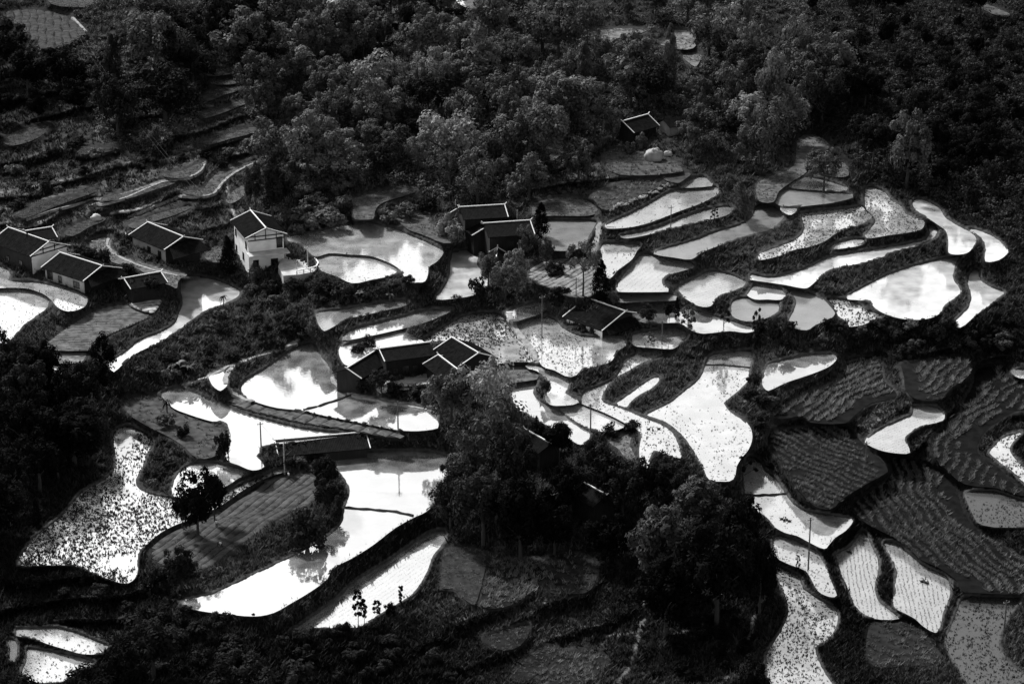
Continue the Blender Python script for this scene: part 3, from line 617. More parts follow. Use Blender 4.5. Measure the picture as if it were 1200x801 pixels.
# ------------------------------------------------ houses
HOUSE_PX = []
def slope_mesh(mb, r0, r1, e0, e1, sp=.34, rib=.07, th=.14):
    """ribbed tiled roof slope between ridge r0-r1 and eave e0-e1"""
    r0, r1, e0, e1 = [np.array(q, float) for q in (r0, r1, e0, e1)]
    n = max(3, int(np.linalg.norm(r1 - r0) / sp)) * 2; vs = []; nr = np.cross(r1 - r0, e0 - r0); nr /= np.linalg.norm(nr)
    if nr[2] < 0: nr = -nr
    rows = 5
    for k in range(rows + 1):
        t = k / rows
        for i in range(n + 1):
            s = i / n; p = (r0 + (r1 - r0) * s) * (1 - t) + (e0 + (e1 - e0) * s) * t
            p = p + nr * ((i % 2) * rib - .05 * math.sin(math.pi * t) + rng.uniform(-.012, .012)); vs.append(p)
    m = n + 1; fs = [(k * m + i, k * m + i + 1, (k + 1) * m + i + 1, (k + 1) * m + i) for k in range(rows) for i in range(n)]
    b = len(vs); vs += [q - nr * th for q in (r0, r1, e1, e0)]
    fs += [(b, b + 1, b + 2, b + 3), (0, b, b + 3, rows * m), (n, rows * m + n, b + 2, b + 1), (rows * m, b + 3, b + 2, rows * m + n)]
    mb.add(vs, fs)
def house(A, B, E, side, Hr, G, label, name='farmhouse', tp=None, wall='mud', windows=(), timber=False, apron=None, verges='abcd', wrear=None, ridge=True, two=False, gable_w=None, cat='house', gable=None):
    zg = float(zat(*G)); zr = zg + Hr; a = unproj(A[0], A[1], zr); b = unproj(B[0], B[1], zr); d = b - a; L = np.linalg.norm(d); d = d / L
    nr = np.array([d[1], -d[0], 0.]);  nr = nr if nr[1] < 0 else -nr
    p0 = a if side == 'A' else b; best = None
    for tpc in ([tp] if tp else np.arange(.34, .62, .02)):
        for wv in np.arange(2.0, 9.0, .05):
            q = p0 + nr * wv - np.array([0, 0, wv * tpc]); uu, vv = proj(q); e = (uu - E[0]) ** 2 + (vv - E[1]) ** 2 + 40 * (tpc - .46) ** 2
            if best is None or e < best[0]: best = (e, wv, tpc)
    e, wf, tp = best; wr = wrear or wf
    print(name, 'L%.1f w%.1f tan%.2f err%.1f' % (L, wf, tp, math.sqrt(e)))
    Z = np.array([0, 0, 1.]); root = (float((a[0] + b[0]) / 2), float((a[1] + b[1]) / 2), zg)
    R = empty(name, root, label, cat); off = root
    def part(mb, nm, mt, par=R, smooth=False): return mb.build(nm, M[mt], par, smooth, off)
    for sgn, wv in ((1, wf), (-1, wr)):
        mb = MB(); n2 = nr * sgn; e0 = a + n2 * wv - Z * wv * tp; e1 = b + n2 * wv - Z * wv * tp
        slope_mesh(mb, a, b, e0, e1); part(mb, 'roof_slope', 'tile')
        for pt, base, c0 in ((a, e0, 'ac'), (b, e1, 'bd')):
            c = c0[0] if sgn > 0 else c0[1]
            if c in verges: mb = MB().beam(pt + Z * .12, base + Z * .12, .17, .18); part(mb, 'verge', 'lime')
    if ridge:
        mb = MB().beam(a + Z * .17 - d * .15, b + Z * .17 + d * .15, .22, .22)
        mb.beam(a + Z * .22 - d * .1, a + Z * .62 - d * .55, .2, .16).beam(b + Z * .22 + d * .1, b + Z * .62 + d * .55, .2, .16); part(mb, 'ridge_cap', 'lime')
    # walls
    oh, og = .75, .55; wf2, wr2 = wf - oh, wr - oh; a2 = a + d * og; b2 = b - d * og; zf = zr - wf2 * tp - .2; zb2 = zr - wr2 * tp - .2; zt = zr - .2
    def fl(p, s, w_): q = p + nr * s * w_; return q
    def ring(z): return [np.array([*q[:2], z]) for q in (fl(a2, 1, wf2), fl(b2, 1, wf2), fl(b2, -1, wr2), fl(a2, -1, wr2))]
    lo = ring(zg - 2.0); up = ring(0); up = [np.array([*up[0][:2], zf]), np.array([*up[1][:2], zf]), np.array([*up[2][:2], zb2]), np.array([*up[3][:2], zb2])]
    ga = np.array([*a2[:2], zt]); gb = np.array([*b2[:2], zt])
    mb = MB(); mb.add(lo + up + [ga, gb], [(0, 1, 5, 4), (2, 3, 7, 6), (3, 0, 4, 8, 7), (4, 5, 9, 8), (8, 9, 6, 7)]); W = part(mb, 'wall', wall)
    part(MB().add([lo[1], lo[2], up[2], gb, up[1]], [(0, 1, 2, 3, 4)]), 'gable_wall', gable or ('wood' if apron else wall))
    # timber frame on the gable end B, seen from the right
    mid = (fl(b2, 1, wf2) + fl(b2, -1, wr2)) / 2
    if timber:
        for s_ in (0.0, .33, .66, 1.0) if timber == 1 else (.2, .5, .8):
            q = fl(b2, 1, wf2) * (1 - s_) + fl(b2, -1, wr2) * s_; off_ = abs((1 - s_) * wf2 - s_ * wr2); top = zt - off_ * tp - .1
            bz = zf - .9 if timber == 2 else zf - .5
            p = np.array([*q[:2], bz]) + d * .06; t_ = np.array([*q[:2], top]) + d * .06
            if top - bz > .3: part(MB().beam(p, t_, .3, .14, (1, 0, 0) if abs(d[1]) > .5 else (0, 1, 0)), 'post', 'wood')
        for zz in ((zf - .35, zf + .6) if timber == 1 else (zf - .9, zf)):
            f_ = max(0, min(1, (zt - zz) / max(.1, wf2 * tp)));  p = mid + (fl(b2, 1, wf2) - mid) * min(1, f_); q = mid + (fl(b2, -1, wr2) - mid) * min(1, f_)
            part(MB().beam(np.array([*p[:2], zz]) + d * .08, np.array([*q[:2], zz]) + d * .08, .14, .22), 'beam', 'wood')
    # openings: (wall letter, position 0..1, sill height, width, height, kind)
    for (wl, s_, sill, ww, hh, knd) in windows:
        p, q, nn = {'f': (lo[0], lo[1], nr), 'b': (lo[1], lo[2], d), 'a': (lo[3], lo[0], -d)}[wl]
        al = (q - p) / np.linalg.norm(q - p); c = p + (q - p) * s_; c = np.array([c[0], c[1], zg + sill + hh / 2]); rz = math.atan2(al[1], al[0])
        fr = MB()
        for sx in (-1, 1): fr.box(c + al * sx * (ww / 2) + nn * .03, .12, .14, hh + .12, rz)
        fr.box(c + Z * hh / 2 + nn * .03, ww - .12, .14, .12, rz); fr.box(c - Z * hh / 2 + nn * .05, ww + .2, .2, .1, rz)
        fo = part(fr, knd, 'wood'); pn = MB().box(c + nn * .02, ww - .12, .06, hh - .1, rz); part(pn, 'pane' if knd == 'window' else 'door_leaf', 'glass', fo)
        if knd == 'window': part(MB().box(c + nn * .045, .05, .06, hh - .1, rz), 'mullion', 'wood', fo)
    if apron:      # lean-to roof below gable end B
        dep, drop, w1, w0 = apron; z1 = zf + .55; p0_ = fl(b2, 1, wf2 + .5); p1_ = fl(b2, -1, wr2 + .5)
        r0 = np.array([*(mid + (p0_ - mid) * .75)[:2], z1 + .3]); r1 = np.array([*(mid + (p1_ - mid) * .75)[:2], z1 + .3])
        e0 = np.array([*(p0_ + d * dep)[:2], z1 - drop]); e1 = np.array([*(p1_ + d * dep)[:2], z1 - drop])
        mb = MB(); slope_mesh(mb, r0, r1, e0, e1); sr = part(mb, 'side_roof', 'tile')
        for t_ in (.06, .35, .65, .94):
            q = e0 + (e1 - e0) * t_ - d * .4; part(MB().beam(np.array([*q[:2], zg - 1.5]), np.array([*q[:2], z1 - drop - .1]), .18, .18), 'post', 'wood')
    us, vs_ = proj(np.array(up + lo)); HOUSE_PX.append((us.min() - 4, us.max() + 4, vs_.min(), vs_.max() - 8))
    return R, part, dict(a=a, b=b, d=d, nr=nr, zg=zg, zf=zf, lo=lo, up=up, off=off, wf=wf, zr=zr)
F_ = 'f'
house((9.6,266.9),(57.3,283.5),(35.4,300.6),'B',6.6,(50,318),'big black-roofed farmhouse at the left picture edge with a timbered white gable','farmhouse',wall='wood',gable='wall',timber=1,wrear=6.0,windows=[(F_,.35,1,1.2,1.2,'window'),(F_,.7,1,1.2,1.2,'window')])
house((30,271),(60.7,266.3),(70,277),'B',5.4,(58,292),'small dark-roofed house half hidden behind the timbered white gable house','farmhouse',verges='b')
house((70.2,296.3),(119.7,311.8),(97.2,329.8),'B',5.4,(85,344),'long low farmhouse with a black roof and pale front wall below the white gable house','farmhouse',wall='mud',apron=(3.0,1.5,0,0),windows=[(F_,.12,.9,1.7,1.9,'window'),(F_,.38,.9,1.0,1.5,'window'),(F_,.8,.9,1.9,1.4,'window')])
house((145,326.5),(188.4,318.7),(198.4,330),'B',4.8,(172,349),'low side wing with its own black roof right of the long farmhouse','farmhouse',wall='wood')
house((172.9,260.7),(214.7,277.7),(192,293),'B',5.4,(192,304),'black-roofed farmhouse behind shrubs above the curving grey lane','farmhouse',wall='mud',apron=(4.0,2.0,0,0),windows=[(F_,.5,1,1.2,1.3,'window'),(F_,.82,.2,1.2,2.1,'door')])
hw, pw, iw = house((293.5,246.8),(311.7,267.6),(287.6,280),'B',10.2,(314,322),'two-storey white house with timbered gable beside a walled courtyard','white_house',wall='wall',timber=2,windows=[(F_,.12,5.2,1.1,1.5,'window'),(F_,.12,1.4,1.1,1.5,'window'),(F_,.62,1.4,1.1,1.7,'window'),(F_,.85,5.0,1.1,1.6,'window'),('b',.88,5.1,1.3,2.5,'door'),('b',.2,1.0,1.2,1.6,'window'),('b',.72,.2,1.6,2.3,'door')])
# porch slab over the ground floor of the white house
lo, d, nr = iw['lo'], iw['d'], iw['nr']; p, q = lo[1], lo[2]; c = (p + q) / 2 + d * 1.6; al = (q - p) / np.linalg.norm(q - p)
pw(MB().box(np.array([c[0], c[1], iw['zg'] + 4.6]), np.linalg.norm(q - p) + 1.2, 3.2, .28, math.atan2(al[1], al[0])), 'porch_roof', 'concrete')
for s_ in (.02, .5, .98):
    g = p + (q - p) * s_ + d * 2.9; pw(MB().beam(np.array([*g[:2], iw['zg'] - 1]), np.array([*g[:2], iw['zg'] + 4.45]), .3, .3), 'pillar', 'wall')
house((687,349),(733,365),(705,387.8),'B',4.2,(686,388),'black-roofed farmhouse with stubby wall posts in the middle of the flooded terraces','farmhouse',wall='wall',wrear=3.6,apron=(2.6,1.2,0,0),windows=[(F_,.28,0,.9,1.9,'window'),(F_,.5,0,.9,1.9,'window'),(F_,.72,0,.9,1.9,'window')])
house((321.9,516),(428.8,506.5),(435.6,524.8),'B',2.7,(380,531),'long low barn with a black tiled roof and thin white edges beside the big pool','barn',wall='wood',cat='barn',wrear=2.6,tp=.25)
house((538.7,243.1),(591.3,240),(597.5,254),'B',5.6,(570,262),'rear range of the tree-hidden courtyard farmstead','farmhouse',wall='wood',verges='b')
house((538.7,243.1),(570,266.3),(553,276.5),'B',5.4,(562,286),'left wing of the tree-hidden courtyard farmstead, its ridge running towards the camera','farmhouse',wall='wood',wrear=3.2,verges='abd')
house((566.9,262.1),(621.3,258.5),(627.5,274.4),'B',5.6,(598,290),'front range of the tree-hidden courtyard farmstead, left of the dark cypress','farmhouse',wall='wood',verges='b',windows=[(F_,.5,.2,1.4,2.2,'door')])
house((583,290),(581,306),(568,312.5),'B',3.6,(581,317),'small gatehouse almost buried in trees in front of the courtyard farmstead','gatehouse',wall='wall',cat='gatehouse')
hb, pb, ib = house((444,409),(503.7,401.2),(451.7,423.7),'A',5.5,(478,439),'long middle range of the dark farmstead with a stone forecourt','farmhouse',wall='wood',windows=[(F_,.2,.9,1.2,1.2,'window'),(F_,.42,.1,1.5,2.3,'door'),(F_,.62,.9,1.2,1.2,'window'),(F_,.85,.9,1.2,1.2,'window')],verges='ac')
house((406.3,431.8),(443,409.4),(428,438),'A',3.9,(438,447),'slanting left wing of the dark farmstead by the pool bank','farmhouse',wall='wood',verges='a',tp=.45)
house((529.2,395.5),(560.7,413.8),(537,430),'B',6.0,(540,440),'large square-roofed right wing of the dark farmstead, behind the pale tree','farmhouse',wall='wood',verges='abd')
house((513.5,416),(536,433),(495,426.7),'A',4.6,(515,442),'small low lean-to wing tucked inside the corner of the dark farmstead','farmhouse',wall='wood',verges='ac')
house((729.5,142.5),(759.5,134.2),(773,148),'B',5.0,(750,166),'lone farmhouse with a grey-black roof at the foot of the upper forest','farmhouse',wall='wood',verges='ab',windows=[(F_,.6,.2,1.3,2.1,'door')])
house((777,140),(795,136),(803,146),'B',3.4,(790,154),'tiny shack with a pale gable right of the lone forest farmhouse','shack',wall='mud',cat='shack',verges='',ridge=False)
house((615,503),(645.7,520),(600,514),'A',5.4,(620,535),'house of which only a white ridge shows left among dark trees','farmhouse',verges='',wall='wood')
house((684,565.5),(710.7,580),(668,580),'A',5.4,(690,600),'house with a single white ridge line deep among the dark trees','farmhouse',verges='',wall='wood')
house((647.4,581),(671.7,571.5),(655,592),'A',5.0,(668,602),'dark hidden house with a slanting ridge just left of its neighbour in the trees','farmhouse',verges='',wall='wood')
house((806,597),(827.5,608),(795,606),'A',5.0,(815,628),'house with a short white ridge peeping from the right-hand tree clump','farmhouse',verges='',wall='wood')
# forecourt of the dark farmstead
def slab(name, pts, dz, mat, th=1.2, label=None, cat=None, st=False):
    P = np.array(pts, float); cu_, cv_ = P.mean(0); z = float(zat(cu_, cv_)) + dz; w3 = unproj(P[:, 0], P[:, 1], z); n = len(P)
    if np.sum(w3[:, 0] * np.roll(w3[:, 1], -1) - w3[:, 1] * np.roll(w3[:, 0], -1)) < 0: w3 = w3[::-1]
    lo_ = w3 - [0, 0, th]; mb = MB().add(list(w3) + list(lo_), [tuple(range(n))] + [(i, n + i, n + (i + 1) % n, (i + 1) % n) for i in range(n)])
    o = mb.build(name, M[mat]); o.data.flip_normals() if o.data.polygons[0].normal.z < 0 else None
    if st: kind(o, 'structure')
    else: tag(o, label, cat)
    return o, z
_, zc = slab('pavement', [(436,446),(470,441),(504,437),(512,449),(475,452),(441,450)], .1, 'stone', 1.5, st=True)
for i in range(4):      # flagstones at the right end of the forecourt
    for j in range(3):
        u0, v0 = 490 + i * 5.4 + j * 1.5, 438 + j * 4.2 - i * .6
        P = unproj(np.array([u0, u0 + 4.9, u0 + 6.2, u0 + 1.2]), np.array([v0, v0 - .5, v0 + 3.1, v0 + 3.7]), zc + .08)
        MB().add(list(P) + list(P - [0, 0, .1]), [(3, 2, 1, 0), (0, 1, 5, 4), (1, 2, 6, 5), (2, 3, 7, 6), (3, 0, 4, 7)]).build('flagstone', M['stone'], bpy.data.objects['pavement'])
_, zp = slab('courtyard', [(334,291),(346,292.5),(358,298),(368,306),(373,312.5),(368,318),(350,321.5),(332,323),(326,312)], .35, 'concrete', 2.5, st=True)
# curved white courtyard railing
R = empty('courtyard_railing', tuple(unproj(365, 303, zp)), 'curved white railing round the courtyard of the two-storey house', 'railing')
rp = [unproj(u, v, zp) for u, v in ((341,291.5),(347,292.5),(353,295),(359,298.5),(365,303),(370,308),(373,312.5),(371,316.5),(364,319),(356,320.5),(348,322))]
offr = tuple(R.location)
for i, p in enumerate(rp):
    MB().beam(p, p + np.array([0, 0, 1.0]), .22, .22, (0, 1, 0)).build('post', M['lime'], R, off=offr)
    if i:
        MB().beam(rp[i - 1] + [0, 0, 1.05], p + [0, 0, 1.05], .28, .16).build('rail', M['lime'], R, off=offr)
        MB().beam(rp[i - 1] + [0, 0, .35], p + [0, 0, .35], .1, .12).build('lower_rail', M['lime'], R, off=offr)
# boulders
def boulder(u, v, w_, h_, label, mt='stone', name='boulder'):
    p = gp(u, v); mb = MB().ball((0, 0, h_ * .2), 1, (w_ / 2, w_ * .42, h_ * .75), 22, 16); vs = []
    for x, y, z in mb.v:
        k = 1 + .22 * float(fbm(np.array(x * .9 + u), np.array(y * .9 + z * 1.7), 4)) + .10 * float(fbm(np.array(x * 3.1 + v), np.array(y * 3.1 + z * 4.0), 8)); vs.append((x * k, y * k, z * k))
    mb.v = vs; o = mb.build(name, M[mt], None, True); o.location = tuple(p); return tag(o, label, 'boulder')
boulder(766, 187, 4.6, 3.2, 'large pale rounded boulder below the lone forest farmhouse', 'stone')
boulder(783, 182, 2.4, 1.3, 'smaller grey boulder right of the large pale one', 'stone')
boulder(113, 258, 2.8, 1.8, 'pale boulder on a terrace edge above the left farmhouses', 'concrete')
# ------------------------------------------------ power poles
POLES = [(117,311,282,'lamp','pale street lamp pole on the bend of the grey lane above the left farmhouses'),(786,266,241,'p','thin pole on the bank of the upper milky paddy'),
(675,353,325,'p','pole just behind the farmhouse in the middle of the terraces'),(635,397,346,'p','tall pole in the speckled paddy left of the middle farmhouse'),(775.5,414,376,'p','pale pole in the small paddy right of the middle farmhouse'),
(361,320,289,'w','thin pale pole inside the curved courtyard railing'),(348,322,309,'w','short post at the front edge of the walled courtyard'),(306,523,494,'p','pole at the left of the wide pool behind the barn'),
(333.5,553,520,'w','pole in front of the left end of the long barn'),(466.5,502,470,'p','dark pole standing on the bank behind the long barn'),(692,504,473,'p','pole in the small paddy above the dark tree clump'),
(1014.5,541,517,'p','short dark pole below the striped pool among the crop rows'),(947,668,606,'p','tall black pole in the lower right paddies'),(1177,735,703,'p','black pole in the paddy at the lower right corner'),
(606,259,246,'w','short pale pole behind the courtyard farmstead'),(534,246,234,'w','pale stub pole at the rear left corner of the courtyard farmstead')]
tops = {}
for u, v, vt, k, lab in POLES:
    p = gp(u, v); h = float(hpx(u, v, vt)); R = empty('street_lamp' if k == 'lamp' else 'power_pole', tuple(p), lab, 'lamp post' if k == 'lamp' else 'pole', None if k == 'lamp' else 'poles carrying thin wires across the terraces')
    r = .16 if v > 400 else .13
    MB().tube([(0, 0, -.5), (0, 0, h)], [r, r * .7], 8).build('post', M['concrete' if k != 'p' else 'polewood'], R)
    if h > 4 and k == 'p':
        MB().box((0, 0, h - .5), 1.3, .1, .1, .4).build('crossarm', M['polewood'], R)
        for s_ in (-.55, 0, .55): MB().tube([(s_ * math.cos(.4), s_ * math.sin(.4), h - .45), (s_ * math.cos(.4), s_ * math.sin(.4), h - .2)], [.05, .04], 6).build('insulator', M['concrete'], R)
    if k == 'lamp':
        for s_ in (-1, 1):
            MB().tube([(0, 0, h - .2), (s_ * .6, 0, h), (s_ * 1.2, 0, h - .02)], [.05, .04, .04], 6).build('arm', M['concrete'], R); MB().box((s_ * 1.3, 0, h - .08), .5, .2, .12).build('lamp_head', M['concrete'], R)
    tops[(u, v)] = p + np.array([0, 0, h - .2])
def wire(a, b, sag, lab):
    pts = [a + (b - a) * t / 14 - np.array([0, 0, sag * 4 * (t / 14) * (1 - t / 14)]) for t in range(15)]
    tag(MB().tube(pts, [.015] * 15, 4).build('wire', M['wire']), lab, 'wire', 'thin wires strung over the terraces')
wire(tops[(635,397)], tops[(675,353)], .5, 'wire from the speckled paddy pole to the pole behind the middle farmhouse')
wire(tops[(675,353)], tops[(786,266)], 1.5, 'wire running up from behind the middle farmhouse to the milky paddy pole')
wire(tops[(466.5,502)], tops[(692,504)], 2, 'wire passing from the pole behind the barn towards the dark tree clump')
wire(tops[(466.5,502)], tops[(333.5,553)], 1.5, 'wire over the long barn between its two nearest poles')
wire(tops[(333.5,553)], tops[(306,523)], .5, 'short wire at the left end of the long barn')
for i in range(2):
    a_ = gp(92 + i * 5, 88) + [0, 0, 12]; b_ = gp(228 + i * 5, 262) + [0, 0, 9]; wire(a_, b_, 2.5, ('left' if i == 0 else 'right') + ' of the two faint wires slanting over the upper left terraces')
# ------------------------------------------------ people, ducks, rack
def person(u, v, pose, label, top='cloth_white', legs='cloth_dark', rz=0):
    p = gp(u, v) + np.array([0, 0, .08]); R = empty('person', tuple(p), label, 'person', rz=rz)
    bd = pose == 'bend'
    hip = (0, 0, .92); ch = (0, -.42, 1.12) if bd else (0, 0, 1.32); nk = (0, -.60, 1.08) if bd else (0, -.01, 1.50); hd = (0, -.74, 1.02) if bd else (0, -.02, 1.66)
    vs = [hip, ((hip[0] + ch[0]) / 2, (hip[1] + ch[1]) / 2, (hip[2] + ch[2]) / 2 + .02), ch, nk, hd]; rd = [.15, .14, .17, .06, .10]; ed = [(0, 1), (1, 2), (2, 3), (3, 4)]
    def chain(st, pts, rs):
        prev = st
        for q, r_ in zip(pts, rs): vs.append(q); rd.append(r_); ed.append((prev, len(vs) - 1)); prev = len(vs) - 1
    for s_ in (-1, 1):
        st = .12 if s_ > 0 else -.08
        chain(0, [(s_ * .10, .0, .86), (s_ * .12, -st * .5, .48), (s_ * .13, st * .3, .08), (s_ * .14, st * .3 - .16, .04)], [.10, .07, .045, .04])
        if bd: ar = [(s_ * .2, -.44, 1.12), (s_ * .24, -.5, .82), (s_ * .16, -.62, .55), (s_ * .14, -.66, .46)]
        else: ar = [(s_ * .2, 0, 1.40), (s_ * .27, .02, 1.12), (s_ * .24, -.14, .90), (s_ * .23, -.2, .82)]
        chain(2, ar, [.06, .045, .035, .035])
        hnd = len(vs) - 1
        for f_ in range(4): chain(hnd, [(ar[3][0] + (f_ - 1.5) * .022, ar[3][1] - .01, ar[3][2] - .05), (ar[3][0] + (f_ - 1.5) * .024, ar[3][1] - .03, ar[3][2] - .10 + abs(f_ - 1.5) * .01)], [.009, .008])
        chain(hnd, [(ar[3][0] - s_ * .04, ar[3][1] - .03, ar[3][2] - .03), (ar[3][0] - s_ * .045, ar[3][1] - .05, ar[3][2] - .055)], [.010, .008])
    me = bpy.data.meshes.new('body'); me.from_pydata(vs, ed, []); me.materials.append(M['skin']); o = link('body', me, R)
    md = o.modifiers.new('skin', 'SKIN'); sk = me.skin_vertices[0] if me.skin_vertices else None
    if sk is None:
        bpy.context.view_layer.objects.active = o; bpy.ops.object.modifier_remove(modifier='skin') if False else None
    if me.skin_vertices:
        for i, r_ in enumerate(rd): me.skin_vertices[0].data[i].radius = (r_, r_ * (.75 if i in (1, 2) else 1)); me.skin_vertices[0].data[i].use_root = i == 0
    ss = o.modifiers.new('sub', 'SUBSURF'); ss.levels = 1; ss.render_levels = 1
    tb = MB(); mid = vs[1]
    tb.tube([(0, hip[1], hip[2] + .0), mid, ch, (nk[0], nk[1] * .9 + ch[1] * .1, nk[2] * .75 + ch[2] * .25)], [.17, .165, .195, .09], 12); tb.build('shirt', M[top], R, True)
    for s_ in (-1, 1):
        j = 5 if s_ < 0 else None
    lg = MB()
    for s_ in (-1, 1):
        st = .12 if s_ > 0 else -.08
        lg.tube([(s_ * .08, 0, .95), (s_ * .12, -st * .5, .48), (s_ * .13, st * .3, .12)], [.125, .09, .07], 10)
        lg_a = [(s_ * .2, -.44, 1.12), (s_ * .24, -.5, .84)] if bd else [(s_ * .19, 0, 1.41), (s_ * .265, .02, 1.14)]
        MB().tube(lg_a, [.085, .065], 8).build('sleeve', M[top], R, True)
    lg.build('trousers', M[legs], R, True)
    MB().ball((hd[0], hd[1] + .02, hd[2] + .035), .118, (1, 1.05, 1), 10, 7).build('hair', M['hair'], R, True)
    return R
person(254, 618.5, 'stand', 'person in a white shirt standing under the tree on the ploughed mound', rz=.5)
person(260, 641.5, 'bend', 'person in white bending over the furrows lower on the ploughed mound', rz=-.8)
person(256, 641, 'bend', 'person in dark clothes bending beside the one in white on the mound', 'cloth_dark', rz=1.2)
person(338.5, 562, 'stand', 'small person in white at the top of the ploughed mound below the barn', rz=2)
person(341.5, 292, 'stand', 'person in dark clothes standing at the rear of the walled courtyard', 'cloth_dark', rz=.2)
person(122, 297, 'stand', 'person in white walking on the lane beside the street lamp', rz=1)
def duck(u, v, label, group, sc=1.0, rz=0):
    p = gp(u, v); k = own_at(u, v); z = LEV[k] if k >= 0 else p[2]; p = unproj(u, v, z); R = empty('duck', tuple(p), label, 'duck', group, rz=rz); R.scale = (sc, sc, sc)
    MB().ball((0, 0, .1), .2, (1.5, .85, .7), 10, 6).tube([(-.24, 0, .14), (-.42, 0, .24)], [.08, .015], 6).build('body', M['feather'], R, True)
    MB().tube([(.2, 0, .14), (.28, 0, .3), (.3, 0, .4)], [.08, .05, .05], 8).ball((.32, 0, .42), .075, (1.1, .9, 1), 8, 6).build('head', M['feather'], R, True)
    MB().tube([(.38, 0, .41), (.48, 0, .39)], [.03, .02], 6).build('beak', M['concrete'], R)
for i, (u, v) in enumerate(((916,608),(919,609.5),(922,609),(925,610.5))): duck(u, v, 'dark duck in the row of four near the tall pole', 'ducks left of the tall black pole', 1.25, i)
for i, (u, v) in enumerate(((994,646.5),(997,647.5))): duck(u, v, 'dark duck of the pair on the narrow striped paddy', 'pair of ducks', 1.25, i * 2)
for i, (u, v) in enumerate(((1081,681.5),(1084,682.5),(1087,683))): duck(u, v, 'dark duck of the trio on the broad striped paddy', 'trio of ducks', 1.6, i * 2.3)
for i, (u, v) in enumerate(((760,503),(765,504),(772,502.5))): duck(u, v, 'dark duck on the speckled winding paddy', 'ducks on the winding paddy', 1.2, i * 1.7)
p = gp(727, 641); R = empty('drying_rack', tuple(p + [0, 0, .3]), 'small white slatted rack below the dark tree clump', 'rack', rz=.1)
for s_ in (-1, 1):
    MB().box((0, s_ * .5, .9), 1.9, .09, .09).build('rail', M['lime'], R)
    for t_ in (-.85, .85): MB().box((t_, s_ * .5, .4), .09, .09, .9).build('leg', M['lime'], R)
for t_ in (-.9, -.3, .3, .9): MB().box((t_, 0, .9), .08, .9, .07).build('slat', M['lime'], R)
# ------------------------------------------------ trees
def leaves(cen, rad, nl, ls, tone, up=.25, flat=1.0, r2=None):
    """leaf-cluster quads over the shells of many small lobes"""
    n = len(cen) * nl; c = np.repeat(cen, nl, 0); r = np.repeat(rad, nl); d = rng.normal(size=(n, 3)); d[:, 2] += up; d /= np.linalg.norm(d, axis=1)[:, None]
    p = c + d * (r * rng.uniform(.55, 1.08, n))[:, None] * np.array([1, 1, flat])
    nn = d + rng.normal(0, .27, (n, 3)); nn[:, 2] += .2; nn /= np.linalg.norm(nn, axis=1)[:, None]
    a = np.cross(nn, rng.normal(size=(n, 3))); a /= np.linalg.norm(a, axis=1)[:, None]; b = np.cross(nn, a)
    s = ls * rng.uniform(.55, 1.25, n)[:, None]; a = a * s; b = b * s * .62
    v = np.stack([p - a, p - b * .9 - nn * s * .18, p + a, p + b * .9 - nn * s * .1], 1).reshape(-1, 3)
    t = np.repeat(np.repeat(tone, nl) * rng.uniform(.82, 1.18, n), 4)
    return v, np.arange(n * 4).reshape(-1, 4), t
PROTO = {}
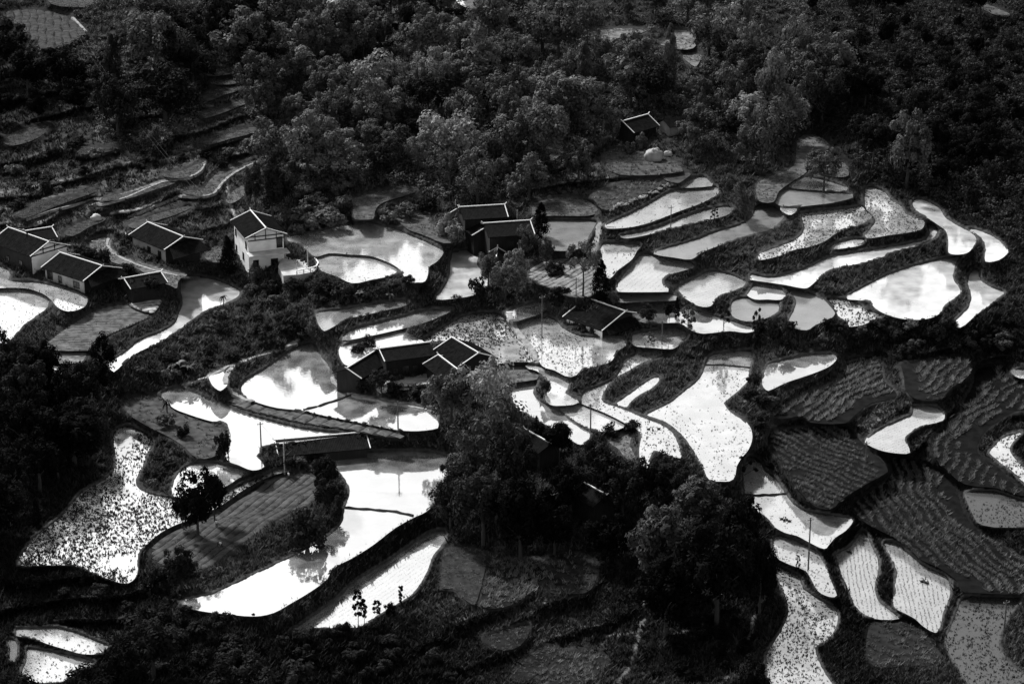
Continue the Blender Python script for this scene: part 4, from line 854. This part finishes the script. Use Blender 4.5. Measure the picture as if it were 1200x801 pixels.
def proto(kind_, var, tone):
    key = (kind_, var, tone)
    if key in PROTO: return PROTO[key]
    kk = (kind_, var)
    if kk not in PROTO:
        rs = random.Random(hash(kind_) % 1000 + var * 17) if False else random.Random(sum(map(ord, kind_)) * 31 + var * 17)
        cen = []; rad = []; tr = MB(); nl, ls, flat, up = 95, .030, 1.0, .25
        if kind_ in ('broad', 'tall', 'round', 'wide'):
            zc, rz_, rx = {'broad': (.60, .40, .40), 'tall': (.56, .45, .40), 'round': (.66, .34, .42), 'wide': (.56, .40, .42)}[kind_]
            sub = [(0, 0, zc, 1)] + [(rs.uniform(-.2, .2), rs.uniform(-.2, .2), zc + rs.uniform(-.16, .12), rs.uniform(.5, .7)) for _ in range(4)]
            NL_ = rs.choice((34, 46, 60))
            while len(cen) < NL_:
                bx, by, bz, bs = rs.choice(sub); t = rs.uniform(0, 6.283); zz = rs.uniform(-.75, 1); rr = math.sqrt(1 - zz * zz)
                q = rs.uniform(.72, 1.0); x = bx + rx * bs * rr * math.cos(t) * q; y = by + rx * bs * rr * math.sin(t) * q; z = bz + rz_ * bs * zz * q
                if abs(x) > .5 or abs(y) > .5 or z > .97 or z < .12: continue
                cen.append((x, y, z)); rad.append(rs.uniform(.07, .15) * (46 / NL_) ** .4)
            tr.tube([(0, 0, -.05), (.01, 0, .2), (rs.uniform(-.03, .03), .01, .42), (0, 0, .7)], [.035, .026, .018, .006], 7)
            for i in range(5):
                t = rs.uniform(0, 6.283); c, s = math.cos(t), math.sin(t); h = rs.uniform(.25, .5); tr.tube([(0, 0, h), (c * .12, s * .12, h + .12), (c * .28, s * .28, h + .24)], [.014, .009, .004], 5)
        elif kind_ == 'umbrella':
            for _ in range(26):
                t = rs.uniform(0, 6.283); zz = rs.uniform(-.8, 1); rr = math.sqrt(1 - zz * zz); cen.append((.42 * rr * math.cos(t), .42 * rr * math.sin(t), .78 + .18 * zz)); rad.append(rs.uniform(.06, .1))
            nl, ls = 70, .03; tr.tube([(0, 0, -.02), (.015, 0, .3), (0, 0, .62), (0, 0, .85)], [.03, .022, .017, .006], 7)
            for i in range(5):
                t = i * 1.26; tr.tube([(0, 0, .58), (.2 * math.cos(t), .2 * math.sin(t), .72)], [.012, .005], 5)
        elif kind_ == 'cypress':
            for i in range(46):
                z = .08 + .88 * i / 45; r_ = .42 * math.sin(min(1, (z + .03) / .35) * 1.57) * (1 - max(0, z - .3) / .72) ** .8; t = rs.uniform(0, 6.283); cen.append((r_ * .7 * math.cos(t), r_ * .7 * math.sin(t), z)); rad.append(.05 + r_ * .45)
            nl, ls, flat, up = 70, .035, .5, .6; tr.tube([(0, 0, -.02), (0, 0, .9)], [.03, .005], 6)
        elif kind_ == 'layer':
            for z, w_, x0 in ((.32, .2, .05), (.5, .36, -.04), (.62, .30, .1), (.76, .34, -.06), (.9, .2, 0)):
                for i in range(6): t = rs.uniform(0, 6.283); cen.append((x0 + w_ * .7 * math.cos(t) * rs.random(), w_ * .7 * math.sin(t), z + rs.uniform(-.03, .03))); rad.append(rs.uniform(.07, .11))
            nl, ls, flat = 60, .035, .6; tr.tube([(0, 0, -.05), (.02, 0, .4), (0, 0, .9)], [.025, .018, .005], 6)
        elif kind_ == 'papaya':
            for i in range(9):
                t = i * 2.4; h = .55 + .4 * (i / 8); r_ = .42 * (1 - .5 * i / 8); x, y = r_ * math.cos(t), r_ * math.sin(t); cen.append((x, y, h)); rad.append(.08); cen.append((x * 1.15, y * 1.15, h - .04)); rad.append(.06)
                tr.tube([(0, 0, h - .22), (x * .6, y * .6, h - .08), (x, y, h)], [.016, .011, .006], 5)
            nl, ls, flat = 60, .04, .7; tr.tube([(0, 0, -.05), (.03, 0, .4), (0, 0, .9)], [.05, .035, .012], 7)
        elif kind_ in ('palm', 'banana'):
            V_, Fc, T_ = [], [], []; nf = 13 if kind_ == 'palm' else 9; wd = .05 if kind_ == 'palm' else .09; zt = .62 if kind_ == 'palm' else .3
            for i in range(nf):
                t = i * 2.4 + rs.uniform(-.2, .2); el = rs.uniform(.1, .9) if kind_ == 'palm' else rs.uniform(.6, 1.2); L = .48; c, s = math.cos(t), math.sin(t); tn = rs.uniform(.7, 1.5)
                for k in range(6):
                    q0, q1 = k / 6, (k + 1) / 6; b0 = len(V_)
                    for q in (q0, q1):
                        rr = L * q; zz = zt + L * (math.tan(el) if el < 1 else 1.4) * q * .8 - (.55 if kind_ == 'palm' else .5) * q * q; w_ = wd * math.sin(math.pi * min(.96, q + .08))
                        V_ += [(c * rr - s * w_, s * rr + c * w_, zz - w_ * .4), (c * rr, s * rr, zz), (c * rr + s * w_, s * rr - c * w_, zz - w_ * .4)]; T_ += [tn] * 3
                    Fc += [(b0, b0 + 1, b0 + 4, b0 + 3), (b0 + 1, b0 + 2, b0 + 5, b0 + 4)]
            tr.tube([(0, 0, -.05), (.02, 0, zt * .5), (0, 0, zt + .02)], [.05, .035, .03], 7); PROTO[kk] = (np.array(V_), np.array(Fc), np.array(T_), tr)
        elif kind_ == 'bush':
            for _ in range(16):
                t = rs.uniform(0, 6.283); r_ = .36 * math.sqrt(rs.random()); cen.append((r_ * math.cos(t), r_ * math.sin(t), rs.uniform(.2, .8) * (1 - r_ * .9))); rad.append(rs.uniform(.14, .22))
            nl, ls = 55, .07
            for i in range(4): t = i * 1.6; tr.tube([(0, 0, -.1), (.12 * math.cos(t), .12 * math.sin(t), .4)], [.03, .012], 5)
        elif kind_ == 'sprig':
            for i in range(12):
                t = i * 2.4; z = .3 + .65 * i / 11; r_ = .3 * (1 - z * .5); cen.append((r_ * math.cos(t), r_ * math.sin(t), z)); rad.append(.09); tr.tube([(0, 0, z - .15), (r_ * math.cos(t), r_ * math.sin(t), z)], [.012, .006], 4)
            nl, ls = 22, .07; tr.tube([(0, 0, -.1), (0, 0, .9)], [.03, .01], 5)
        if kk not in PROTO:
            cen = np.array(cen); v, f, t = leaves(cen, np.array(rad), nl, ls, rng.uniform(.6, 1.45, len(cen)), up, flat); PROTO[kk] = (v, f, t, tr)
    v, f, t, tr = PROTO[kk]
    cm = mesh_np('crown', v, f, M['leaf_' + tone], t); tm = bpy.data.meshes.new('trunk'); tm.from_pydata(tr.v, [], tr.f); tm.materials.append(M['bark'])
    PROTO[key] = (cm, tm); return PROTO[key]
NAMES = {'broad': 'broadleaf_tree', 'tall': 'broadleaf_tree', 'round': 'broadleaf_tree', 'wide': 'broadleaf_tree', 'umbrella': 'broadleaf_tree', 'cypress': 'cypress', 'layer': 'young_tree', 'papaya': 'papaya_tree', 'palm': 'palm', 'banana': 'banana_plant', 'bush': 'shrub', 'sprig': 'young_tree'}
def plant(kind_, tone, u, v, h, wd, label, group=None, var=None, sink=0):
    var = rng.integers(0, 7 if kind_ in ('broad', 'tall', 'round', 'wide', 'bush') else 2) if var is None else var
    cm, tm = proto(kind_, int(var), tone); p = gp(u, v); nm = NAMES[kind_]
    R = empty(nm, (p[0], p[1], p[2] - sink), label, {'shrub': 'shrub', 'palm': 'palm', 'banana_plant': 'banana plant'}.get(nm, 'tree'), group, rz=float(rng.uniform(0, 6.283)))
    R.scale = (wd, wd, h); link('crown', cm, R); link('trunk' if nm != 'shrub' else 'stems', tm, R); return R
def spec(cx, vt, vb, wpx, kind_, tone, label, group=None):
    h = float(hpx(cx, vb, vt)); return plant(kind_, tone, cx, vb, h, wpx / scale_at(vb) * 1.08, label, group)
T = [
(335,530,548,22,'bush','dark','shrub at the left foot of the long barn'),
(352,532,545,20,'bush','mid','shrub in front of the barn, second from its left end'),
(372,530,541,18,'bush','dark','small shrub before the middle of the long barn'),
(395,524,535,16,'bush','dark','small shrub at the right foot of the long barn'),
(425,436,458,26,'bush','dark','shrub under the eave of the slanting left wing'),
(462,446,462,26,'bush','dark','shrub on the bank below the stone forecourt'),
(488,447,463,26,'bush','dark','shrub right of the other below the stone forecourt'),
(573,412,505,74,'round','pale','large tree with a pale domed crown touching the right wing of the dark farmstead'),
(528,430,502,62,'broad','mid','open-crowned tree on the pool bank just below the dark farmstead'),
(585,462,580,84,'wide','mid','big tree directly below the pale domed one, in the central clump'),
(548,505,592,66,'broad','mid','tree at the right end of the pool behind the barn'),
(606,490,600,62,'tall','dark','dark tree in the central clump left of the hidden white ridge'),
(528,545,620,46,'broad','dark','dark tree overhanging the right shore of the big bright pool'),
(566,540,640,78,'wide','dark','broad dark tree at the lower left of the central clump'),
(632,489,532,26,'round','black','small black round tree left of the pair above the white ridge'),
(655,496,548,38,'round','black','black round tree on the lower bank of the white pool'),
(610,560,655,74,'wide','black','wide black tree at the bottom of the central clump'),
(668,538,610,52,'broad','black','black tree between the two hidden houses'),
(700,512,590,60,'broad','dark','dark tree at the foot of the small paddy with a pole'),
(730,535,605,58,'wide','dark','dark tree just left of the end of the winding paddy'),
(768,528,592,54,'wide','dark','spreading dark tree across the lower end of the winding paddy'),
(792,538,600,44,'broad','dark','dark tree on the left bank of the large milky paddy'),
(650,590,650,50,'wide','black','black tree in front of the hidden slanting ridge'),
(712,596,660,54,'wide','black','black tree in front of the single white ridge house'),
(820,560,640,84,'wide','mid','rounded tree with a bright rim at the bottom of the large milky paddy'),
(775,592,690,86,'wide','mid','broad tree with a lit top left of the short white ridge'),
(862,572,680,66,'broad','black','black tree at the edge of the paddy with the four ducks'),
(840,610,730,90,'wide','black','huge black tree in the lower right clump'),
(890,620,720,40,'tall','black','black tree against the speckled paddy at the lower right'),
(780,655,745,84,'wide','black','black tree at the foot of the lower right clump'),
(871,532,572,30,'papaya','black','papaya tree at the narrow end of the large milky paddy'),
(232,546,628,54,'wide','black','black tree between the small round pool and the ploughed mound'),
(252,560,612,30,'round','black','smaller black tree right beside the one on the ploughed mound'),
(214,575,620,26,'round','black','small black tree at the left tip of the strip pool'),
(383,536,592,34,'round','dark','round dark tree on the shore of the big bright pool'),
(388,560,606,38,'broad','dark','dark tree just below the round one on the pool shore'),
(360,585,640,44,'bush','dark','low shrub on the pool side of the ploughed mound'),
(213,640,692,44,'broad','dark','dark tree at the lower left end of the ploughed mound'),
(190,655,700,36,'bush','dark','shrub at the left foot of the ploughed mound'),
(683,286,350,42,'umbrella','light','tall bare-trunked tree with a pale round crown behind the middle farmhouse'),
(704,304,354,25,'cypress','black','black cypress just right of the tall bare-trunked tree'),
(634,237,279,23,'cypress','black','dark cypress at the right end of the courtyard farmstead'),
(793,348,374,9,'cypress','black','small thin dark cypress on the white paddy right of the middle farmhouse'),
(268,276,322,24,'cypress','black','dark conical tree at the left wall of the two-storey white house'),
(718,343,364,16,'round','mid','small round tree at the foot of the black cypress'),
(760,355,379,26,'broad','dark','dark bushy tree on the white paddy right of the middle farmhouse'),
(784,356,377,14,'round','black','small black tree between the bushy tree and the thin cypress'),
(806,356,390,28,'sprig','mid','feathery young tree right of the thin dark cypress'),
(848,350,384,22,'sprig','dark','dark young tree on the bund left of the grey paddies'),
(886,362,398,18,'sprig','dark','dark young tree on the dark belt below the grey paddies'),
(905,366,395,20,'bush','dark','dark shrub at the foot of the triangular grey paddy'),
(763,390,405,14,'sprig','mid','thin sprig growing in the small paddy right of the middle farmhouse'),
(853,206,240,24,'round','mid','small round tree at the right end of the upper milky paddy'),
(873,210,262,34,'broad','mid','bushy tree on the bank right of the upper milky paddy'),
(837,243,258,15,'sprig','mid','small sprig on the silty strip below the upper milky paddy'),
(572,287,335,30,'tall','mid','tall tree before the left wing of the courtyard farmstead'),
(606,292,345,44,'wide','light','pale domed tree in front of the courtyard farmstead'),
(614,262,305,28,'tall','mid','tree in front of the right end of the courtyard farmstead'),
(640,278,310,22,'broad','mid','tree on the bank left of the grey square pool'),
(592,305,352,38,'round','mid','tree at the right shore of the white pool below the courtyard farmstead'),
(560,318,350,22,'bush','dark','shrub at the foot of the white pool below the courtyard farmstead'),
(525,244,276,26,'bush','pale','pale bamboo-like shrub left of the courtyard farmstead'),
(533,256,284,22,'bush','pale','second pale bamboo-like shrub, touching the farmstead wall'),
(650,300,322,24,'bush','dark','dark shrub below the grey square pool'),
(655,330,356,26,'bush','dark','dark shrub behind the left end of the middle farmhouse'),
(640,338,352,18,'bush','mid','shrub at the end of the ploughed patch above the middle farmhouse'),
(262,340,359,13,'palm','black','tiny dark palm on the shore of the bright pool below the lane'),
(196,462,484,16,'palm','black','dark palm at the left tip of the wide pool behind the barn'),
(207,404,436,26,'banana','light','pale-leaved banana plant on the slope above the wide pool'),
(222,412,438,22,'banana','mid','banana plant right beside the pale-leaved one on the slope'),
(422,330,350,13,'banana','light','banana plant on the bank below the speckled paddy'),
(457,332,352,14,'banana','light','banana plant with pale leaves right of the other on the same bank'),
(195,480,500,22,'bush','mid','shrub beside the dark palm'),
(262,495,540,20,'bush','dark','dark shrub on the left shore of the wide pool behind the barn'),
(215,492,512,16,'bush','dark','small dark shrub in the middle of the rough grass triangle'),
(420,690,733,19,'layer','black','taller of the silhouetted young trees on the shore of the striped pool'),
(427,700,732,15,'layer','black','silhouetted young tree leaning beside the tallest one'),
(442,703,724,18,'layer','black','silhouetted young tree third from the left by the striped pool'),
(457,703,718,14,'bush','black','silhouetted low shrub between the young trees by the striped pool'),
(470,685,714,12,'layer','black','narrow silhouetted tree at the right of the row by the striped pool'),
(406,724,742,12,'bush','black','silhouetted shrub at the left end of the row by the striped pool'),
(935,650,672,9,'sprig','black','small black sapling in the paddy left of the tall black pole'),
(410,240,262,26,'bush','dark','dark shrub behind the left end of the big grey-white paddy'),
(385,240,268,40,'bush','mid','broad shrub behind the big grey-white paddy'),
(355,245,275,40,'bush','mid','shrub just right of the two-storey white house'),
(455,240,262,26,'bush','mid','shrub between the two dry fields above the big paddy'),
(476,232,255,30,'bush','mid','shrub on the bank between the dry fields, right of the other'),
(500,225,248,28,'bush','dark','dark shrub below the forest edge at the upper dry field'),
(160,322,348,24,'bush','dark','dark shrub in front of the low side wing'),
(178,325,349,24,'round','dark','small round tree in front of the low side wing'),
(204,330,342,9,'bush','dark','small shrub at the right corner of the low side wing'),
(148,306,322,22,'bush','dark','dark shrub between the long farmhouse and the lane'),
(122,288,312,22,'bush','dark','dark shrub left of the lane bend at the street lamp'),
(106,285,306,22,'bush','dark','dark shrub behind the long farmhouse, left of the street lamp'),
(447,432,462,34,'broad','dark','dark tree at the left corner of the dark farmstead'),
(420,400,412,22,'bush','dark','dark shrub on the bund behind the dark farmstead'),
(432,388,406,16,'bush','dark','small dark shrub between the two narrow white pools'),
(740,488,506,22,'bush','dark','dark shrub at the corner of the small paddy with a pole'),
(716,490,512,20,'bush','dark','dark shrub left of the corner of the small paddy with a pole'),
(640,442,462,13,'bush','dark','dark shrub on the right bund of the white pool'),
(300,302,330,18,'bush','mid','shrub in front of the porch of the two-storey white house'),
(294,328,346,18,'bush','mid','shrub on the bank left of the white house porch'),
(318,322,345,26,'bush','dark','dark shrub on the bank below the white house'),
(345,322,345,26,'bush','dark','dark shrub on the bank below the walled courtyard'),
(375,318,345,34,'bush','dark','dark shrub at the lower left shore of the speckled white paddy'),
(400,326,350,30,'bush','dark','dark shrub on the bank below the speckled white paddy'),
(118,395,470,44,'tall','black','tall black tree at the end of the pale ploughed strips'),
(88,420,480,50,'broad','dark','dark tree with a lit top below the pale ploughed strips'),
(60,400,470,46,'broad','black','black tree in front of the lower ploughed strip'),
(28,398,465,60,'broad','dark','dark tree at the left edge below the speckled pools'),
(180,722,795,80,'wide','dark','large dark tree at the bottom of the picture, right of the lower left pools'),
(285,758,835,76,'wide','dark','large dark tree on the bottom edge, left of centre'),
(150,750,830,60,'wide','black','black tree overlapping the lowest left pool'),
(100,785,850,70,'wide','black','black tree in the bottom left corner below the pools'),
(20,790,850,60,'wide','black','black tree at the very bottom left corner'),
(350,765,815,44,'bush','dark','dark shrub on the bottom edge below the silhouetted trees'),
(880,770,840,50,'wide','black','black tree on the bottom edge left of the speckled paddy'),
(718,122,165,26,'tall','mid','tree beside the left gable of the lone forest farmhouse'),
(806,145,178,26,'round','mid','round tree right of the tiny shack'),
(752,150,172,14,'bush','mid','shrub in front of the lone forest farmhouse'),
(738,162,180,14,'bush','mid','small shrub at the front left of the lone forest farmhouse'),
(678,162,215,46,'broad','mid','tree at the right end of the dry slope below the forest'),
(620,180,232,50,'broad','mid','tree on the lower forest edge above the courtyard farmstead'),
(560,178,240,56,'broad','mid','tree on the lower forest edge left above the courtyard farmstead'),
(930,15,95,42,'tall','light','tall tree with pale rim at the top right of the lit forest'),
(880,28,90,36,'umbrella','light','pale round-crowned tree above the small bright fields'),
(906,60,150,48,'tall','light','light tree at the right edge of the lit forest'),
(1062,130,220,62,'broad','mid','tree with a bright top alone in the dark right-hand forest'),
(965,170,225,46,'broad','mid','tree behind the uppermost grey field on the right'),
(185,15,110,66,'round','mid','tall round tree standing above the others at the upper left'),
(320,178,262,54,'broad','dark','dark tree behind the two-storey white house'),
(300,190,250,30,'broad','mid','tree on the slope left above the two-storey white house'),
]
for t in T: spec(*t)
# ---- forests: one thing per tree
def poly_(s): return np.array([[float(a) for a in q.split(',')] for q in s.split()])
FOREST = [  # lighter leaves at top centre stand in for hazy glow
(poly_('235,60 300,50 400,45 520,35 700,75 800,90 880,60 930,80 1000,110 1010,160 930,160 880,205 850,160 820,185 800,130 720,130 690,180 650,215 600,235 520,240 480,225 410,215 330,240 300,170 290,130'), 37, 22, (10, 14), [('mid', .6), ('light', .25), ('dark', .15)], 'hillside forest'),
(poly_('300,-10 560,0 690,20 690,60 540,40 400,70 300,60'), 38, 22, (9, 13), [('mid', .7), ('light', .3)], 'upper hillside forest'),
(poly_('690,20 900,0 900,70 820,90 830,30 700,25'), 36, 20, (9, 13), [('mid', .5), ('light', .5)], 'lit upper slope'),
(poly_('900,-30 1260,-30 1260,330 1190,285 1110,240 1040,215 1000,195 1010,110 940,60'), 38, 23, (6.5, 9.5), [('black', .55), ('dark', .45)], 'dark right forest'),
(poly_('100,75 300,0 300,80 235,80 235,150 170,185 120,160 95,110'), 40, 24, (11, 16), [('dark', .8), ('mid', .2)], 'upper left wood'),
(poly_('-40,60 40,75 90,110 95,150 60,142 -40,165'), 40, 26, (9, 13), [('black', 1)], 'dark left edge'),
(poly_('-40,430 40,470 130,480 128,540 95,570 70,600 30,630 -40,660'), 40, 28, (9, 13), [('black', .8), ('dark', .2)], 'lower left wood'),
]
def bad(u, v, s=5):
    if sdf_at(u, v) < s: return True
    for a_, b_, c_, d_ in HOUSE_PX:
        if a_ < u < b_ and c_ < v < d_ + 10: return True
    return False
cnt = 0
for P, du, dv, (h0, h1), tones, where in FOREST:
    x0, y0 = P.min(0); x1, y1 = P.max(0); r_ = 0
    for v in np.arange(y0, y1, dv):
        r_ += 1
        for u in np.arange(x0 + (r_ % 2) * du / 2, x1, du):
            uu, vv = u + rng.uniform(-.35, .35) * du, v + rng.uniform(-.35, .35) * dv
            if not inside(np.array([uu]), np.array([vv]), P)[0] or bad(uu, vv): continue
            if cnt >= 292: continue
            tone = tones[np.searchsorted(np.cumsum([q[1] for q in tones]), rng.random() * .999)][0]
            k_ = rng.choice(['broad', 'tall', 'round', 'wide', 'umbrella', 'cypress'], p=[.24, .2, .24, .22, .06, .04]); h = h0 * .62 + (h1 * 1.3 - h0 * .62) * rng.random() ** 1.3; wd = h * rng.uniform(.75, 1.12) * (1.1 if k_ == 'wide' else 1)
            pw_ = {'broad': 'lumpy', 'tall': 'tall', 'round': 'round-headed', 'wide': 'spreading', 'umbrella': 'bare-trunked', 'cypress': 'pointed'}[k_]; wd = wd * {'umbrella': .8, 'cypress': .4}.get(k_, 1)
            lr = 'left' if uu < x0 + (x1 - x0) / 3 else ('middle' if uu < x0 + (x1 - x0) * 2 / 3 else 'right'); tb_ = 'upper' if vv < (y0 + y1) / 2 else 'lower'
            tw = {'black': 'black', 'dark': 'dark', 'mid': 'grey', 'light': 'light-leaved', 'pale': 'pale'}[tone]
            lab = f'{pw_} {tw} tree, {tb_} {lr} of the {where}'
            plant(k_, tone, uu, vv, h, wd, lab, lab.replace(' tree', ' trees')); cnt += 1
print('forest trees', cnt)
SHR = [
(poly_('120,150 230,170 290,185 260,200 230,200 120,225 0,250 0,190 60,180'), 26, 15, (1.5, 3.5), 'dark', 'upper left terraces'),
(poly_('285,200 400,180 460,200 410,228 400,262 350,272 330,262 340,230 300,215'), 24, 14, (2.5, 5), 'mid', 'slope behind the big paddy'),
(poly_('130,283 160,290 205,302 240,312 215,316 190,310 160,302 135,296'), 14, 8, (1.6, 2.8), 'dark', 'hedge right of the lane'),
(poly_('240,285 262,300 258,318 235,312'), 12, 9, (1, 1.9), 'mid', 'bank left of the white house'),
(poly_('150,440 210,400 240,380 290,352 380,345 370,400 330,410 270,425 200,448 155,460'), 24, 15, (1.5, 3.4), 'dark', 'rough slope below white house'),
(poly_('380,330 500,330 520,355 600,350 590,362 480,350 370,358'), 24, 12, (1.4, 3), 'dark', 'bank below the big paddy'),
(poly_('700,395 830,400 900,385 990,385 1100,385 1250,350 1250,425 1100,415 1000,410 900,410 850,405'), 26, 13, (1.6, 3.6), 'dark', 'dark belt under right terraces'),
(poly_('30,670 200,700 330,735 500,745 535,760 545,800 130,830 140,730 30,700'), 34, 22, (1.5, 3.8), 'dark', 'dark bottom slope'),
(poly_('820,690 890,700 890,800 760,800 780,740'), 30, 20, (1.5, 3.5), 'black', 'slope left of speckled paddy'),
(poly_('880,440 900,465 920,470 900,490 890,520 870,470'), 18, 12, (1.5, 3.0), 'dark', 'bank right of milky paddy'),
(poly_('176,522 195,520 205,545 200,575 178,572 166,560'), 14, 10, (1.4, 2.8), 'dark', 'knoll beside lily-speckled pool'),
(poly_('690,195 790,200 700,228 640,230 640,205'), 26, 13, (1.4, 3.2), 'mid', 'ground below forest farmhouse'),
(poly_('300,660 420,600 405,575 380,600 330,635 240,680 180,690 200,700'), 20, 12, (1.4, 3.0), 'dark', 'pool side of the ploughed mound'),
(poly_('510,500 470,508 440,520 400,528 340,540 345,545 440,527 520,522'), 14, 6, (1.0, 2.0), 'dark', 'strip between barn and pool'),
]
ns = 0
for P, du, dv, (h0, h1), tone, where in SHR:
    x0, y0 = P.min(0); x1, y1 = P.max(0); r_ = 0
    for v in np.arange(y0, y1, dv):
        r_ += 1
        for u in np.arange(x0 + (r_ % 2) * du / 2, x1, du):
            uu, vv = u + rng.uniform(-.4, .4) * du, v + rng.uniform(-.4, .4) * dv
            if not inside(np.array([uu]), np.array([vv]), P)[0] or bad(uu, vv, 3.5) or ns >= 230: continue
            h = rng.uniform(h0, h1); sz = 'low' if h < (h0 + h1) / 2 else 'taller'; t2 = tone if rng.random() > .25 or vv > 640 else {'dark': 'mid', 'mid': 'light', 'black': 'dark'}[tone]
            lr = 'left' if uu < (x0 + x1) / 2 else 'right'
            lab = f'{sz} shrub, {lr} side of the {where}'; plant('bush', t2, uu, vv, h, h * rng.uniform(1.0, 1.6), lab, lab.replace('shrub', 'shrubs')); ns += 1
for i in range(14):      # row of pale flowering bushes above the upper milky paddy
    t = i / 13; u = 716 + t * 74 + rng.uniform(-1, 1); v = 247 - t * 30 + rng.uniform(-1, 1)
    plant('bush', 'bloom', u, v, rng.uniform(.9, 1.4), rng.uniform(1.4, 2.2), 'pale flowering bush in the row above the upper milky paddy', 'pale flowering bushes in a row')
# ---- forest undergrowth: nobody could count it
n = 26000; cu = rng.uniform(-30, 1230, n); cv = rng.uniform(-30, 330, n); mk = np.zeros(n, bool)
for f in FOREST[:5]: mk |= inside(cu, cv, f[0])
mk |= inside(cu, cv, poly_('-40,-30 300,-30 300,60 110,75 -40,60')) & (rng.random(n) < .7)
ci = np.round((cu - gu[0]) / ST).astype(int); cj = np.round((cv - gv[0]) / ST).astype(int); mk &= SDF[cj, ci] > 3
cu, cv = cu[mk], cv[mk]; gpos = gp(cu, cv)
v, f, t = leaves(gpos + [0, 0, .8], rng.uniform(.7, 1.7, len(cu)), 14, .34, rng.uniform(.5, 1.5, len(cu)), .6, .8)
dk = np.repeat(np.where(cu > 950, .35, np.where(cu < 200, .5, 1.0)), 14 * 4)  # shade of the outer woods put into the undergrowth tone
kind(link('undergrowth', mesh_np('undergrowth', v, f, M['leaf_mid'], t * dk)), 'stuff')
n = 14000; cu = rng.uniform(-900, 2100, n); cv = rng.uniform(-60, 1050, n); mk = (cu < -25) | (cu > 1225) | (cv > 830); cu, cv = cu[mk], cv[mk]
gpos = unproj(cu, cv, base_row(cv)); v, f, t = leaves(gpos + [0, 0, .6], rng.uniform(.8, 2.2, len(cu)), 12, .5, rng.uniform(.5, 1.5, len(cu)), .6, .7)
kind(link('scrub', mesh_np('scrub', v, f, M['leaf_dark'], t)), 'stuff')
# woods beyond the frame, so that pools mirror trees and side views stay closed
vv_, ff_, tt_ = [], [], []; nb = 0; base = proto('broad', 0, 'mid')[0]; pv, pf, pt, _ = PROTO[('round', 0)] if ('round', 0) in PROTO else PROTO[('broad', 0)]
sel = np.arange(0, len(pf), 9); pv9 = pv[pf[sel].ravel()]; pt9 = pt[pf[sel].ravel()]; cx_ = pv9.reshape(-1, 4, 3).mean(1, keepdims=True); pv9 = ((pv9.reshape(-1, 4, 3) - cx_) * 2.4 + cx_).reshape(-1, 3)
for _ in range(520):
    y = rng.uniform(665, 1150); x = rng.uniform(-.36, .36) * y; z = np.interp(y, BY, BZ); uu, vv = proj(np.array([x, y, z]))
    if -20 < uu < 1220 and vv > -30: continue
    h = rng.uniform(7, 10); a_ = rng.uniform(0, 6.28); c_, s_ = math.cos(a_), math.sin(a_); q = pv9 * [h * .85, h * .85, h]
    vv_.append(np.c_[q[:, 0] * c_ - q[:, 1] * s_ + x, q[:, 0] * s_ + q[:, 1] * c_ + y, q[:, 2] + z]); tt_.append(pt9 * .8); nb += 1
V2 = np.concatenate(vv_); kind(link('distant_wood', mesh_np('distant_wood', V2, np.arange(len(V2)).reshape(-1, 4), M['leaf_dark'], np.concatenate(tt_))), 'stuff')
print('shrubs', ns, 'objects', len(bpy.data.objects))

WORDS = ['first', 'second', 'third', 'fourth', 'fifth', 'sixth', 'seventh', 'eighth', 'ninth', 'tenth', 'eleventh', 'twelfth', 'thirteenth', 'fourteenth', 'fifteenth', 'sixteenth', 'seventeenth', 'eighteenth', 'nineteenth', 'twentieth']
by = {}
for o in C.objects:
    if o.get('group') and o.parent is None: by.setdefault((o['group'], o['label']), []).append(o)
for (g, l), os_ in by.items():      # alike neighbours are told apart by their order from the left
    if len(os_) < 2: continue
    os_.sort(key=lambda o: float(proj(np.array(o.location))[0])); n = len(os_)
    for i, o in enumerate(os_):
        wd = 'leftmost' if i == 0 else ('rightmost' if i == n - 1 else (WORDS[i] + ' from left' if i < 20 else WORDS[n - 1 - i] + ' from right')); o['label'] = f'{wd} {l}'
